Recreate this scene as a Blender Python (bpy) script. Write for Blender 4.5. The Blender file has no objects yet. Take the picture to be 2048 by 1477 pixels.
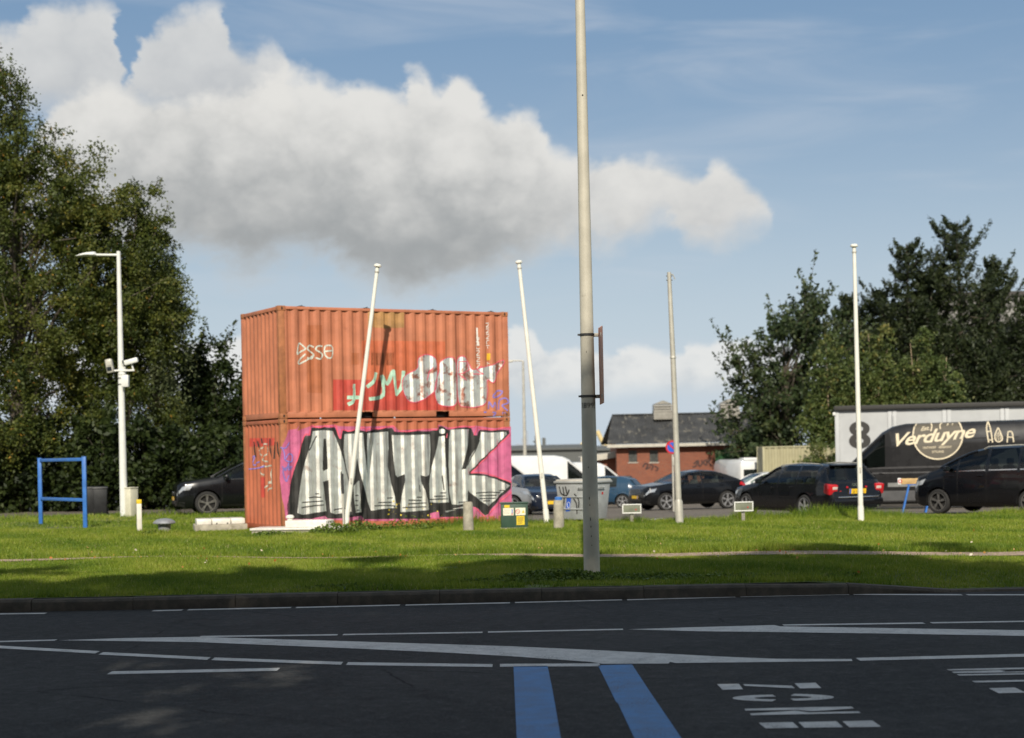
import bpy, bmesh, math, random
import numpy as np
from mathutils import Vector, Matrix

random.seed(7)
rng = np.random.default_rng(7)
R = math.radians
SC = bpy.context.scene
COL = SC.collection

# ------------------------------------------------------------------ camera
EYE = 1.75                     # eye height above the grass verge (z = 0)
F = 3200.0                     # focal length in pixels of the 2048 px wide photograph
HZ = 902.0                     # row of the horizon at the middle column
ROLL = R(1.2)
cd = bpy.data.cameras.new('camera')
cam = bpy.data.objects.new('camera', cd)
COL.objects.link(cam)
SC.camera = cam
cd.sensor_width = 36.0
cd.lens = F / 2048 * 36.0
cd.shift_y = (HZ - 738.5) / 2048
cd.clip_start = 0.1
cd.clip_end = 6000
cam.matrix_world = Matrix.Translation((0, 0, EYE)) @ Matrix.Rotation(R(90), 4, 'X') @ Matrix.Rotation(-ROLL, 4, 'Z')
cd.dof.use_dof = True
cd.dof.focus_distance = 19.0
cd.dof.aperture_fstop = 1.8

# ------------------------------------------------------------------ sun, sky, exposure
SUN_EL, SUN_AZ = R(36), R(-178)           # azimuth from +Y: behind the camera, a hair to the left
sd = bpy.data.lights.new('sun', 'SUN')
sd.energy = 5.0
sd.angle = R(0.55)
sd.color = (1.0, 0.925, 0.80)
sun = bpy.data.objects.new('sun', sd)
COL.objects.link(sun)
to_sun = Vector((math.sin(SUN_AZ) * math.cos(SUN_EL), math.cos(SUN_AZ) * math.cos(SUN_EL), math.sin(SUN_EL)))
sun.rotation_euler = to_sun.to_track_quat('Z', 'Y').to_euler()
sun.location = (0, -20, 40)

vs = SC.view_settings
vs.view_transform = 'Standard'
vs.look = 'None'
vs.gamma = 1.0
vs.use_curve_mapping = False
vs.exposure = 0.0


def unroll(u, v):
    du, dv = u - 1024.0, HZ - v
    c, s = math.cos(ROLL), math.sin(ROLL)
    return (du * c + dv * s) / F, (-du * s + dv * c) / F


def at(u, v, Y):
    """the point at depth Y on the sight line through a spot of the photograph"""
    a, b = unroll(u, v)
    return Vector((a * Y, Y, EYE + b * Y))


def on_ground(u, v, z=0.0):
    a, b = unroll(u, v)
    Y = (EYE - z) / -b
    return Vector((a * Y, Y, z))


def xat(u, Y, v=950):
    return unroll(u, v)[0] * Y


W = bpy.data.worlds.new('World')
SC.world = W
W.use_nodes = True
wt = W.node_tree
wt.nodes.clear()


class N:
    """small wrapper: arithmetic on shader sockets"""
    t = None

    def __init__(s, sock):
        s.s = sock

    @staticmethod
    def math(op, *a, clamp=False):
        n = N.t.nodes.new('ShaderNodeMath')
        n.operation = op
        n.use_clamp = clamp
        for i, x in enumerate(a):
            if isinstance(x, N):
                N.t.links.new(x.s, n.inputs[i])
            else:
                n.inputs[i].default_value = x
        return N(n.outputs[0])

    def __add__(s, o): return N.math('ADD', s, o)
    def __radd__(s, o): return N.math('ADD', s, o)
    def __sub__(s, o): return N.math('SUBTRACT', s, o)
    def __rsub__(s, o): return N.math('SUBTRACT', o, s)
    def __mul__(s, o): return N.math('MULTIPLY', s, o)
    def __rmul__(s, o): return N.math('MULTIPLY', s, o)
    def __truediv__(s, o): return N.math('DIVIDE', s, o)


def sstep(x, a, b):
    n = N.t.nodes.new('ShaderNodeMapRange')
    n.interpolation_type = 'SMOOTHSTEP'
    for i, v in enumerate((x, a, b, 0.0, 1.0)):
        if isinstance(v, N):
            N.t.links.new(v.s, n.inputs[i])
        else:
            n.inputs[i].default_value = v
    return N(n.outputs[0])


def xyz(x, y, z):
    n = N.t.nodes.new('ShaderNodeCombineXYZ')
    for i, v in enumerate((x, y, z)):
        if isinstance(v, N):
            N.t.links.new(v.s, n.inputs[i])
        else:
            n.inputs[i].default_value = v
    return N(n.outputs[0])


def noise(vec, scale, detail=6, rough=0.55, dist=0.0):
    n = N.t.nodes.new('ShaderNodeTexNoise')
    n.inputs['Scale'].default_value = scale
    n.inputs['Detail'].default_value = detail
    n.inputs['Roughness'].default_value = rough
    n.inputs['Distortion'].default_value = dist
    N.t.links.new(vec.s, n.inputs['Vector'])
    return N(n.outputs['Fac'])


def mixc(fac, a, b):
    n = N.t.nodes.new('ShaderNodeMix')
    n.data_type = 'RGBA'
    for i, v in ((0, fac), (6, a), (7, b)):
        if isinstance(v, N):
            N.t.links.new(v.s, n.inputs[i])
        else:
            n.inputs[i].default_value = v if i == 0 else (*v, 1.0)
    return N(n.outputs[2])


def curve(x, pts):
    n = N.t.nodes.new('ShaderNodeFloatCurve')
    c = n.mapping.curves[0]
    pts = sorted(pts)
    c.points[0].location = pts[0]
    c.points[1].location = pts[-1]
    for p in pts[1:-1]:
        c.points.new(*p)
    for p in c.points:
        p.handle_type = 'AUTO_CLAMPED'
    n.mapping.update()
    N.t.links.new(x.s, n.inputs['Value'])
    return N(n.outputs[0])


def build_sky():
    N.t = wt
    nd, lk = wt.nodes, wt.links
    out = nd.new('ShaderNodeOutputWorld')
    bg = nd.new('ShaderNodeBackground')
    sky = nd.new('ShaderNodeTexSky')
    sky.sky_type = 'NISHITA'
    sky.sun_disc = False
    sky.sun_elevation = SUN_EL
    sky.sun_rotation = SUN_AZ
    sky.air_density = 1.0
    sky.dust_density = 2.2
    sky.ozone_density = 1.6
    STR = 0.085
    bg.inputs['Strength'].default_value = STR
    tc = nd.new('ShaderNodeTexCoord')
    sep = nd.new('ShaderNodeSeparateXYZ')
    lk.new(tc.outputs['Generated'], sep.inputs[0])
    x, y, z = (N(sep.outputs[i]) for i in range(3))
    az = N.math('ARCTAN2', x, y)
    el = N.math('ARCSINE', z)
    gv = N(tc.outputs['Generated'])
    p = xyz(az, el * 1.25, 0.0)
    big = noise(p, 9.0, 7, 0.55) - 0.5
    mid = noise(p, 26.0, 9, 0.62, 0.3) - 0.5
    fine = noise(p, 70.0, 7, 0.65) - 0.5
    bil = N.math('ABSOLUTE', noise(xyz(az * 1.1 + mid * 0.02, el * 1.4, 4.7), 17.0, 5, 0.5) - 0.5) - 0.075
    X = N.math('ADD', (az + mid * 0.030 + fine * 0.012) * (1 / 0.8), 0.5, clamp=True)

    def prof(pts):
        o = []
        for u, v in pts:
            a, b = unroll(u, v)
            o.append((math.atan(a) / 0.8 + 0.5, max(0.0, b / math.sqrt(1 + a * a)) / 0.3))
        return curve(X, o) * 0.3

    def layer(top, base, at_, ab, st, sb):
        T, B = prof(top), prof(base)
        dt = T - el + mid * (at_ * 0.6) + bil * (at_ * 2.0) + fine * (at_ * 0.6) + 0.005
        db = el - B + mid * ab + big * ab + sb * 0.6
        al = sstep(dt, 0.0, st) * sstep(db, 0.0, sb) * sstep(T - B, 0.0, 0.012)
        return al, db

    up_top = [(-200, 40), (26, 70), (60, 36), (150, 20), (215, 22), (245, 90), (258, 180), (272, 120), (300, 62), (360, 34), (430, 32),
              (465, 60), (480, 110), (545, 104), (566, 140), (590, 240), (640, 330), (2300, 330)]
    up_base = [(-200, 230), (26, 215), (260, 225), (450, 240), (590, 250), (640, 300), (2300, 300)]
    mn_top = [(-200, 330), (26, 320), (90, 232), (130, 196), (200, 190), (330, 205), (400, 200), (470, 186), (520, 165), (560, 146), (600, 162),
              (640, 168), (680, 186), (720, 176), (790, 192), (820, 152), (850, 158), (868, 194), (890, 182), (915, 172), (960, 196),
              (1000, 238), (1035, 228), (1075, 244), (1100, 300), (1160, 328), (1230, 318), (1290, 318), (1350, 336), (1385, 350),
              (1425, 322), (1460, 332), (1500, 372), (1530, 405), (1552, 445), (1580, 470), (2300, 470)]
    mn_base = [(-200, 480), (26, 490), (260, 480), (380, 482), (440, 510), (520, 528), (620, 518), (700, 545), (760, 556), (860, 562),
               (940, 548), (1000, 522), (1060, 500), (1110, 478), (1190, 478), (1270, 470), (1335, 436), (1370, 478), (1420, 490),
               (1480, 468), (1530, 445), (1552, 440), (1580, 440), (2300, 440)]
    lo_top = [(-200, 690), (26, 690), (300, 690), (440, 690), (500, 685), (700, 720), (1000, 700), (1030, 660), (1062, 668), (1090, 708),
              (1140, 702), (1220, 716), (1265, 698), (1340, 714), (1385, 692), (1430, 696), (1480, 686), (1560, 690), (1640, 720), (1760, 800), (2300, 800)]
    lo_base = [(-200, 800), (26, 795), (440, 790), (700, 780), (1000, 770), (1100, 788), (1250, 778), (1400, 770), (1560, 762), (1640, 764), (1760, 790), (2300, 790)]
    a1, d1 = layer(up_top, up_base, 0.020, 0.02, 0.016, 0.03)
    a2, d2 = layer(mn_top, mn_base, 0.022, 0.045, 0.013, 0.030)
    a3, d3 = layer(lo_top, lo_base, 0.014, 0.010, 0.006, 0.020)
    m1 = prof([(-200, 130), (26, 130), (200, 120), (260, 200), (300, 140), (430, 120), (560, 190), (2300, 190)])
    m2 = prof([(-200, 320), (130, 310), (350, 305), (500, 310), (650, 320), (800, 335), (950, 350), (1050, 385), (1150, 425), (1300, 440), (1400, 445), (1540, 450), (2300, 450)])
    m3 = prof([(-200, 745), (440, 745), (1000, 740), (1300, 745), (1560, 730), (2300, 730)])
    k = 1.0 / STR
    WHT = tuple(c * k for c in (0.775, 0.765, 0.735))
    GRY = tuple(c * k for c in (0.355, 0.37, 0.375))
    LGY = tuple(c * k for c in (0.49, 0.50, 0.51))

    def tone(line, lo, wide, db, hi=None):
        hi = hi or WHT
        f = sstep(el - line + big * 0.07 + mid * 0.035 + bil * 0.16 + fine * 0.03 + 0.012, -wide, wide)
        return mixc(sstep(db, 0.035, 0.0) * 0.55, mixc(f, lo, hi), hi)

    base = N(sky.outputs[0])
    # paler towards the horizon, the soft air of a damp day
    air = tuple(c * k for c in (0.62, 0.72, 0.81))
    col = mixc(sstep(el, 0.20, -0.02) * 0.75, base, air)
    deep = tuple(c * k for c in (0.21, 0.36, 0.56))
    col = mixc(0.55, col, mixc(sstep(el, 0.30, 0.0), deep, air))
    # thin high streaks
    ci = noise(xyz(az * 1.0 + el * 0.9, el * 5.5, 3.0), 5.0, 6, 0.55, 0.6)
    col = mixc(sstep(ci, 0.46, 0.80) * 0.34, col, tuple(c * k for c in (0.62, 0.66, 0.72)))
    col = mixc(a3 * 0.78, col, tone(m3, tuple(c * k for c in (0.50, 0.54, 0.58)), 0.020, d3, tuple(c * k for c in (0.84, 0.83, 0.80))))
    col = mixc(a1 * 0.86, col, tone(m1, LGY, 0.08, d1))
    right = sstep(az, -0.02, 0.12)
    col = mixc(a2 * 0.97, col, tone(m2, mixc(right, GRY, LGY), 0.06, d2))
    # the rest of the sky carries the same kind of cloud
    den = noise(xyz(x, y, z * 1.7), 3.2, 8, 0.56, 0.25)
    shd = noise(xyz(x, y, z * 1.7 + 0.06), 3.2, 6, 0.56, 0.25)
    out_of = N.math('MAXIMUM', sstep(N.math('ABSOLUTE', az), 0.42, 0.60), sstep(el, 0.34, 0.46))
    ag = sstep(den, 0.46, 0.56) * out_of * sstep(el, 0.0, 0.05)
    col = mixc(ag * 0.95, col, mixc(sstep(den - shd, -0.06, 0.06), GRY, WHT))
    lk.new(col.s, bg.inputs['Color'])
    lk.new(bg.outputs[0], out.inputs['Surface'])


build_sky()
W.cycles.sampling_method = 'MANUAL'
W.cycles.sample_map_resolution = 512

# ------------------------------------------------------------------ materials
MATS = {}


def M(name, col, rough=0.6, metal=0.0, var=0.12, scale=5.0, bump=0.0, bscale=60.0, spec=0.5, coat=0.0,
      dirt=None, streak=None, detail=6):
    if name in MATS:
        return MATS[name]
    m = bpy.data.materials.new(name)
    m.use_nodes = True
    t = m.node_tree
    N.t = t
    b = t.nodes['Principled BSDF']
    tc = N(t.nodes.new('ShaderNodeTexCoord').outputs['Object'])
    c0 = tuple(max(0, c * (1 - var)) for c in col)
    c1 = tuple(min(1, c * (1 + var)) for c in col)
    n1 = noise(tc, scale, detail, 0.6)
    c = mixc(sstep(n1, 0.32, 0.68), c0, c1)
    if dirt:                                   # (colour, threshold, scale, strength)
        n2 = noise(tc, dirt[2], 8, 0.65, 0.4)
        c = mixc(sstep(n2, dirt[1], dirt[1] + 0.12) * dirt[3], c, dirt[0])
    if streak:                                 # vertical runs: (colour, threshold, strength, scale)
        mp = t.nodes.new('ShaderNodeMapping')
        mp.inputs['Scale'].default_value = streak[4] if len(streak) > 4 else (1, 1, 0.06)
        t.links.new(tc.s, mp.inputs[0])
        n3 = noise(N(mp.outputs[0]), streak[3], 6, 0.6)
        c = mixc(sstep(n3, streak[1], streak[1] + 0.15) * streak[2], c, streak[0])
    t.links.new(c.s, b.inputs['Base Color'])
    rr = N.math('ADD', (n1 - 0.5) * 0.25, rough, clamp=True)
    t.links.new(rr.s, b.inputs['Roughness'])
    b.inputs['Metallic'].default_value = metal
    b.inputs['Specular IOR Level'].default_value = spec
    b.inputs['Coat Weight'].default_value = coat
    b.inputs['Coat Roughness'].default_value = 0.04
    if name.startswith('worn white') or name.startswith('blue road'):      # tyres have rubbed the paint through to the stones
        g1 = noise(tc, 55.0, 5, 0.75)
        g2 = noise(tc, 2.2, 4, 0.6, 0.6)
        c2 = mixc(sstep(g1 + (g2 - 0.5) * 0.45, 0.55, 0.66) * 0.7, c, (0.035, 0.036, 0.037))
        t.links.new(c2.s, b.inputs['Base Color'])
    if bump:
        bn = t.nodes.new('ShaderNodeBump')
        bn.inputs['Strength'].default_value = bump
        bn.inputs['Distance'].default_value = 0.02
        t.links.new(noise(tc, bscale, 8, 0.6).s, bn.inputs['Height'])
        t.links.new(bn.outputs[0], b.inputs['Normal'])
    MATS[name] = m
    return m


def leaf_mat(name, stops, trans=0.35):
    m = bpy.data.materials.new(name)
    m.use_nodes = True
    t = m.node_tree
    t.nodes.clear()
    N.t = t
    o = t.nodes.new('ShaderNodeOutputMaterial')
    at_ = t.nodes.new('ShaderNodeAttribute')
    at_.attribute_name = 'tint'
    rp = t.nodes.new('ShaderNodeValToRGB')
    e = rp.color_ramp.elements
    e[0].position, e[0].color = stops[0][0], (*stops[0][1], 1)
    e[1].position, e[1].color = stops[-1][0], (*stops[-1][1], 1)
    for p_, c_ in stops[1:-1]:
        q = e.new(p_)
        q.color = (*c_, 1)
    t.links.new(at_.outputs['Fac'], rp.inputs[0])
    d = t.nodes.new('ShaderNodeBsdfPrincipled')
    d.inputs['Roughness'].default_value = 0.55
    d.inputs['Specular IOR Level'].default_value = 0.35
    t.links.new(rp.outputs[0], d.inputs['Base Color'])
    tr = t.nodes.new('ShaderNodeBsdfTranslucent')
    t.links.new(rp.outputs[0], tr.inputs['Color'])
    mx = t.nodes.new('ShaderNodeMixShader')
    mx.inputs[0].default_value = trans
    t.links.new(d.outputs[0], mx.inputs[1])
    t.links.new(tr.outputs[0], mx.inputs[2])
    t.links.new(mx.outputs[0], o.inputs['Surface'])
    return m


# ------------------------------------------------------------------ mesh helpers
def link(name, me, parent=None):
    o = bpy.data.objects.new(name, me)
    COL.objects.link(o)
    if parent is not None:
        o.parent = parent
    return o


def tag(o, label=None, cat=None, group=None, kind=None):
    if label: o['label'] = label
    if cat: o['category'] = cat
    if group: o['group'] = group
    if kind: o['kind'] = kind
    return o


def thing(name, label, cat, loc=(0, 0, 0), rz=0.0, group=None):
    o = bpy.data.objects.new(name, None)
    o.empty_display_size = 0.2
    COL.objects.link(o)
    o.location = loc
    o.rotation_euler = (0, 0, rz)
    return tag(o, label, cat, group)


class MB:
    def __init__(s):
        s.v, s.f = [], []

    def add(s, v, f):
        n = len(s.v)
        s.v += [tuple(p) for p in v]
        s.f += [tuple(i + n for i in q) for q in f]
        return s

    def box(s, cx, cy, cz, sx, sy, sz, rot=None, top=1.0):
        """box about its centre; top scales the upper face"""
        P = []
        for k in (-1, 1):
            q = top if k > 0 else 1.0
            for a, b in ((-1, -1), (1, -1), (1, 1), (-1, 1)):
                P.append(Vector((a * sx / 2 * q, b * sy / 2 * q, k * sz / 2)))
        if rot is not None:
            P = [rot @ p for p in P]
        P = [p + Vector((cx, cy, cz)) for p in P]
        return s.add(P, [(3, 2, 1, 0), (4, 5, 6, 7), (0, 1, 5, 4), (1, 2, 6, 5), (2, 3, 7, 6), (3, 0, 4, 7)])

    def tube(s, pts, rs, seg=10, cap=True):
        pts = [Vector(p) for p in pts]
        if not hasattr(rs, '__len__'):
            rs = [rs] * len(pts)
        n = len(pts)
        rings = []
        ref = None
        for i, p in enumerate(pts):
            d = (pts[min(i + 1, n - 1)] - pts[max(i - 1, 0)]).normalized()
            if ref is None:
                ref = d.orthogonal().normalized()
            else:
                ref = (ref - d * ref.dot(d)).normalized()
            w = d.cross(ref)
            rings.append([p + (ref * math.cos(2 * math.pi * k / seg) + w * math.sin(2 * math.pi * k / seg)) * rs[i] for k in range(seg)])
        V = [q for r_ in rings for q in r_]
        Fc = [(i * seg + k, i * seg + (k + 1) % seg, (i + 1) * seg + (k + 1) % seg, (i + 1) * seg + k) for i in range(n - 1) for k in range(seg)]
        if cap:
            Fc += [tuple(range(seg))[::-1], tuple((n - 1) * seg + k for k in range(seg))]
        return s.add(V, Fc)

    def lathe(s, prof, c=(0, 0, 0), seg=20, axis='z', close=False):
        V = []
        for r_, h in prof:
            for k in range(seg):
                a = 2 * math.pi * k / seg
                x, y = r_ * math.cos(a), r_ * math.sin(a)
                p = (x, y, h) if axis == 'z' else ((x, h, y) if axis == 'y' else (h, x, y))
                V.append((p[0] + c[0], p[1] + c[1], p[2] + c[2]))
        n = len(prof)
        Fc = []
        for i in range(n if close else n - 1):
            j = (i + 1) % n
            for k in range(seg):
                q = (i * seg + k, i * seg + (k + 1) % seg, j * seg + (k + 1) % seg, j * seg + k)
                Fc.append(q[::-1] if axis == 'y' else q)
        if not close:
            Fc += [tuple(range(seg))[::-1], tuple((n - 1) * seg + k for k in range(seg))]
        return s.add(V, Fc)

    def prism(s, poly, d):
        """closed outline (3d points) swept by vector d"""
        d = Vector(d)
        n = len(poly)
        a = [Vector(p) for p in poly]
        V = a + [p + d for p in a]
        Fc = [tuple(range(n))[::-1], tuple(range(n, 2 * n))] + [(i, (i + 1) % n, n + (i + 1) % n, n + i) for i in range(n)]
        return s.add(V, Fc)

    def grid(s, rows):
        n, m = len(rows), len(rows[0])
        return s.add([p for r_ in rows for p in r_],
                     [(i * m + j, i * m + j + 1, (i + 1) * m + j + 1, (i + 1) * m + j) for i in range(n - 1) for j in range(m - 1)])

    def build(s, name, mat, parent=None, smooth=False, bevel=0.0, angle=35, fix=True):
        me = bpy.data.meshes.new(name)
        me.from_pydata(s.v, [], s.f)
        if bevel or fix:
            bm = bmesh.new()
            bm.from_mesh(me)
            if fix:
                bmesh.ops.recalc_face_normals(bm, faces=bm.faces)
            if bevel:
                ed = [e for e in bm.edges if len(e.link_faces) == 2 and e.calc_face_angle(0) > R(30)]
                bmesh.ops.bevel(bm, geom=ed, offset=bevel, segments=2, profile=0.5, affect='EDGES', clamp_overlap=True)
            bm.to_mesh(me)
            bm.free()
        if smooth or bevel:
            me.polygons.foreach_set('use_smooth', [True] * len(me.polygons))
            me.set_sharp_from_angle(angle=R(angle))
        for m_ in (mat if isinstance(mat, (list, tuple)) else [mat]):
            me.materials.append(m_)
        return link(name, me, parent)


def text_tris(txt, size=1.0, shear=0.0, bold=0.0, align='CENTER', spacing=1.0):
    """2-d points and faces of a line of lettering"""
    c = bpy.data.curves.new('lettering', 'FONT')
    c.body = txt
    c.size = size
    c.shear = shear
    c.offset = bold
    c.align_x = align
    c.align_y = 'CENTER'
    c.space_character = spacing
    c.resolution_u = 3
    o = bpy.data.objects.new('lettering', c)
    COL.objects.link(o)
    dg = bpy.context.evaluated_depsgraph_get()
    me = o.evaluated_get(dg).to_mesh()
    V = [(v.co.x, v.co.y) for v in me.vertices]
    Fc = [tuple(p.vertices) for p in me.polygons]
    o.evaluated_get(dg).to_mesh_clear()
    bpy.data.objects.remove(o)
    bpy.data.curves.remove(c)
    return V, Fc


def stroke_poly(pts, w, taper=False):
    """outline of a brush stroke along a 2-d polyline"""
    pts = [Vector((p[0], p[1])) for p in pts]
    n = len(pts)
    L, Rr = [], []
    for i, p in enumerate(pts):
        d = pts[min(i + 1, n - 1)] - pts[max(i - 1, 0)]
        if d.length < 1e-6:
            d = Vector((1, 0))
        d.normalize()
        q = Vector((-d.y, d.x)) * (w / 2) * (0.55 if taper and i in (0, n - 1) else 1.0)
        L.append(p + q)
        Rr.append(p - q)
    return [tuple(p) for p in L + Rr[::-1]]


def smooth_line(pts, sub=6, closed=False):
    """Catmull-Rom through 2-d points"""
    P = [np.array(p, float) for p in pts]
    n = len(P)
    o = []
    for i in range(n if closed else n - 1):
        if closed:
            a, b, c, d = P[i - 1], P[i], P[(i + 1) % n], P[(i + 2) % n]
        else:
            a, b, c, d = P[max(i - 1, 0)], P[i], P[i + 1], P[min(i + 2, n - 1)]
        for k in range(sub):
            t = k / sub
            o.append(tuple(0.5 * ((2 * b) + (c - a) * t + (2 * a - 5 * b + 4 * c - d) * t * t + (3 * b - a - 3 * c + d) * t ** 3)))
    if not closed:
        o.append(tuple(P[-1]))
    return o


def column_fill(polys, ds):
    """even-odd fill of 2-d outlines in narrow columns -> list of (s0, s1, lo0, hi0, lo1, hi1)"""
    allp = [p for q in polys for p in q]
    s0, s1 = min(p[0] for p in allp), max(p[0] for p in allp)
    n = max(1, int((s1 - s0) / ds))
    xs = np.linspace(s0, s1, n + 1)
    E = []
    for q in polys:
        for i in range(len(q)):
            E.append((*q[i], *q[(i + 1) % len(q)]))
    E = np.array(E)

    def cut(x):
        m = (E[:, 0] <= x) != (E[:, 2] <= x)
        e = E[m]
        if len(e) == 0:
            return []
        return sorted(e[:, 1] + (x - e[:, 0]) / (e[:, 2] - e[:, 0]) * (e[:, 3] - e[:, 1]))
    out = []
    eps = (s1 - s0) / n * 1e-3
    for i in range(n):
        a, b, m = cut(xs[i] + eps), cut(xs[i + 1] - eps), cut((xs[i] + xs[i + 1]) / 2)
        if len(a) == len(b) == len(m):
            for k in range(0, len(m) - 1, 2):
                out.append((xs[i], xs[i + 1], a[k], a[k + 1], b[k], b[k + 1]))
        else:
            for k in range(0, len(m) - 1, 2):
                out.append((xs[i], xs[i + 1], m[k], m[k + 1], m[k], m[k + 1]))
    return out

# ------------------------------------------------------------------ ground, road, verge
ROAD_Z = -0.17


def sm(a, b, x):
    t = min(1.0, max(0.0, (x - a) / (b - a)))
    return t * t * (3 - 2 * t)


def gz(x, y):
    """height of the land: the verge is level, the car park falls away behind it on the right"""
    return -0.025 * sm(-6.0, 0.0, x) * max(0.0, min(y, 78.0) - 36.0)


def grass_edge(x):
    return 39.5 + 10.0 * (1 - sm(-6.5, -2.5, x)) + 0.25 * math.sin(x * 1.7) + 0.15 * math.sin(x * 4.1 + 1)


def verge_bump(x, y):
    return 0.035 * math.sin(x * 0.9 + y * 0.6) * math.sin(y * 0.8 - x * 0.23) * sm(20.6, 22.5, y) - 0.125 * sm(3.9, 5.3, x) * (1 - sm(20.5, 22.2, y))


def asphalt_mat(name, col, patch, sc):
    m = bpy.data.materials.new(name)
    m.use_nodes = True
    t = m.node_tree
    N.t = t
    b = t.nodes['Principled BSDF']
    tc = N(t.nodes.new('ShaderNodeTexCoord').outputs['Object'])
    grain = noise(tc, 60.0, 4, 0.8)
    speck = noise(tc, 8.0, 10, 0.92)
    spots = noise(tc, 24.0, 4, 0.8)
    wide = noise(tc, sc, 6, 0.6, 0.5)
    mp = t.nodes.new('ShaderNodeMapping')
    mp.inputs['Scale'].default_value = (0.05, 1.0, 1.0)
    t.links.new(tc.s, mp.inputs[0])
    tracks = noise(N(mp.outputs[0]), 1.1, 4, 0.6)
    c = mixc(sstep(wide, 0.35, 0.7), col, patch)
    c = mixc(sstep(tracks, 0.4, 0.7) * 0.35, c, tuple(q * 1.5 for q in col))
    c = mixc(sstep(grain, 0.50, 0.72) * 0.8, c, tuple(min(1, q * 2.6) for q in patch))
    c = mixc(sstep(speck, 0.50, 0.66), c, tuple(min(1, q * 1.9) for q in patch))
    c = mixc(sstep(speck, 0.47, 0.34), c, tuple(q * 0.45 for q in col))
    c = mixc(sstep(spots, 0.68, 0.72) * 0.7, c, (0.20, 0.19, 0.17))
    vo = t.nodes.new('ShaderNodeTexVoronoi')                       # fine cracks, only here and there
    vo.feature = 'DISTANCE_TO_EDGE'
    vo.inputs['Scale'].default_value = 0.32
    wob = mixc(0.12, tc, N(noise(tc, 1.7, 5, 0.6).s.node.outputs['Color']))
    t.links.new(wob.s, vo.inputs['Vector'])
    crack = sstep(N(vo.outputs['Distance']), 0.004, 0.0) * sstep(wide, 0.45, 0.60)
    c = mixc(crack * 0.8, c, tuple(q * 0.35 for q in col))
    stain = noise(tc, 1.3, 5, 0.55, 0.8)
    c = mixc(sstep(stain, 0.60, 0.72) * 0.45, c, tuple(q * 0.55 for q in col))
    t.links.new(c.s, b.inputs['Base Color'])
    b.inputs['Roughness'].default_value = 0.78
    b.inputs['Specular IOR Level'].default_value = 0.06
    bn = t.nodes.new('ShaderNodeBump')
    bn.inputs['Strength'].default_value = 0.55
    bn.inputs['Distance'].default_value = 0.012
    t.links.new(grain.s, bn.inputs['Height'])
    t.links.new(bn.outputs[0], b.inputs['Normal'])
    return m


ROADM = asphalt_mat('road asphalt', (0.031, 0.032, 0.032), (0.046, 0.046, 0.045), 0.5)
LOTM = asphalt_mat('car park paving', (0.105, 0.092, 0.078), (0.155, 0.135, 0.112), 0.35)
PAINTW = M('worn white road paint', (0.50, 0.49, 0.46), 0.65, var=0.14, scale=9, bump=0.25, bscale=120, dirt=((0.16, 0.16, 0.155), 0.60, 16.0, 0.75))
PAINTB = M('blue road paint', (0.034, 0.155, 0.36), 0.6, var=0.18, scale=5, bump=0.25, bscale=120, dirt=((0.04, 0.06, 0.10), 0.62, 14.0, 0.6))
SOIL = M('grassy soil', (0.085, 0.115, 0.018), 0.9, var=0.35, scale=3, bump=0.6, bscale=25, dirt=((0.07, 0.055, 0.03), 0.62, 5.0, 0.55))
FARG = M('far ground', (0.13, 0.13, 0.11), 0.9, var=0.2, scale=0.05)

g = MB().grid([[(x, y, -1.15) for x in np.linspace(-4000, 4000, 9)] for y in np.linspace(-200, 5000, 9)])
tag(g.build('ground', FARG), kind='structure')
road = MB().grid([[(x, y, ROAD_Z) for x in (-160, -60, 0, 60, 160)] for y in (3.7, 12.0, 20.40)]).build('road', ROADM)
tag(road, kind='structure')
o = MB().grid([[(x, y, -0.05) for x in np.linspace(-160, 160, 17)] for y in np.linspace(-60, 3.8, 9)]).build('near_verge', SOIL)
tag(o, kind='structure')

rows = []
for i in range(70):
    rows.append([(x, y, gz(x, y) + verge_bump(x, y) - 0.01) for x in np.linspace(-60, 60, 161)
                 for y in (20.50 + (grass_edge(x) - 20.50) * i / 69,)])
verge = MB().grid(rows).build('verge', SOIL, smooth=True)
tag(verge, kind='structure')
rows = [[(x, y, gz(x, y) - 0.03 - (0.04 if y < 41 else 0)) for x in np.linspace(-130, 130, 131)] for y in list(np.linspace(36.5, 80, 60)) + [95, 120, 170, 260]]
lot = MB().grid(rows).build('parking_lot', LOTM, smooth=True)
tag(lot, kind='structure')
PATHM = M('worn brick path', (0.34, 0.245, 0.175), 0.85, var=0.3, scale=8, bump=0.5, bscale=60, dirt=((0.12, 0.11, 0.05), 0.55, 6.0, 0.7))
PXS, PYS = [-30, -8.8, -2.8, 0.0, 3.07, 7.65, 30], [31.5, 28.3, 27.35, 26.95, 26.2, 24.75, 17.5 + 4.5]


def path_y(x):
    return np.interp(x, PXS, PYS)


rows = [[(x, path_y(x) + o_ * (0.20 + 0.14 * sm(-3, 3, x)), gz(x, path_y(x)) + verge_bump(x, path_y(x) + o_ * 0.3) + 0.006) for x in np.linspace(-30, 16, 161)] for o_ in (-1, 0, 1)]
tag(MB().grid(rows).build('path', PATHM), kind='structure')

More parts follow.
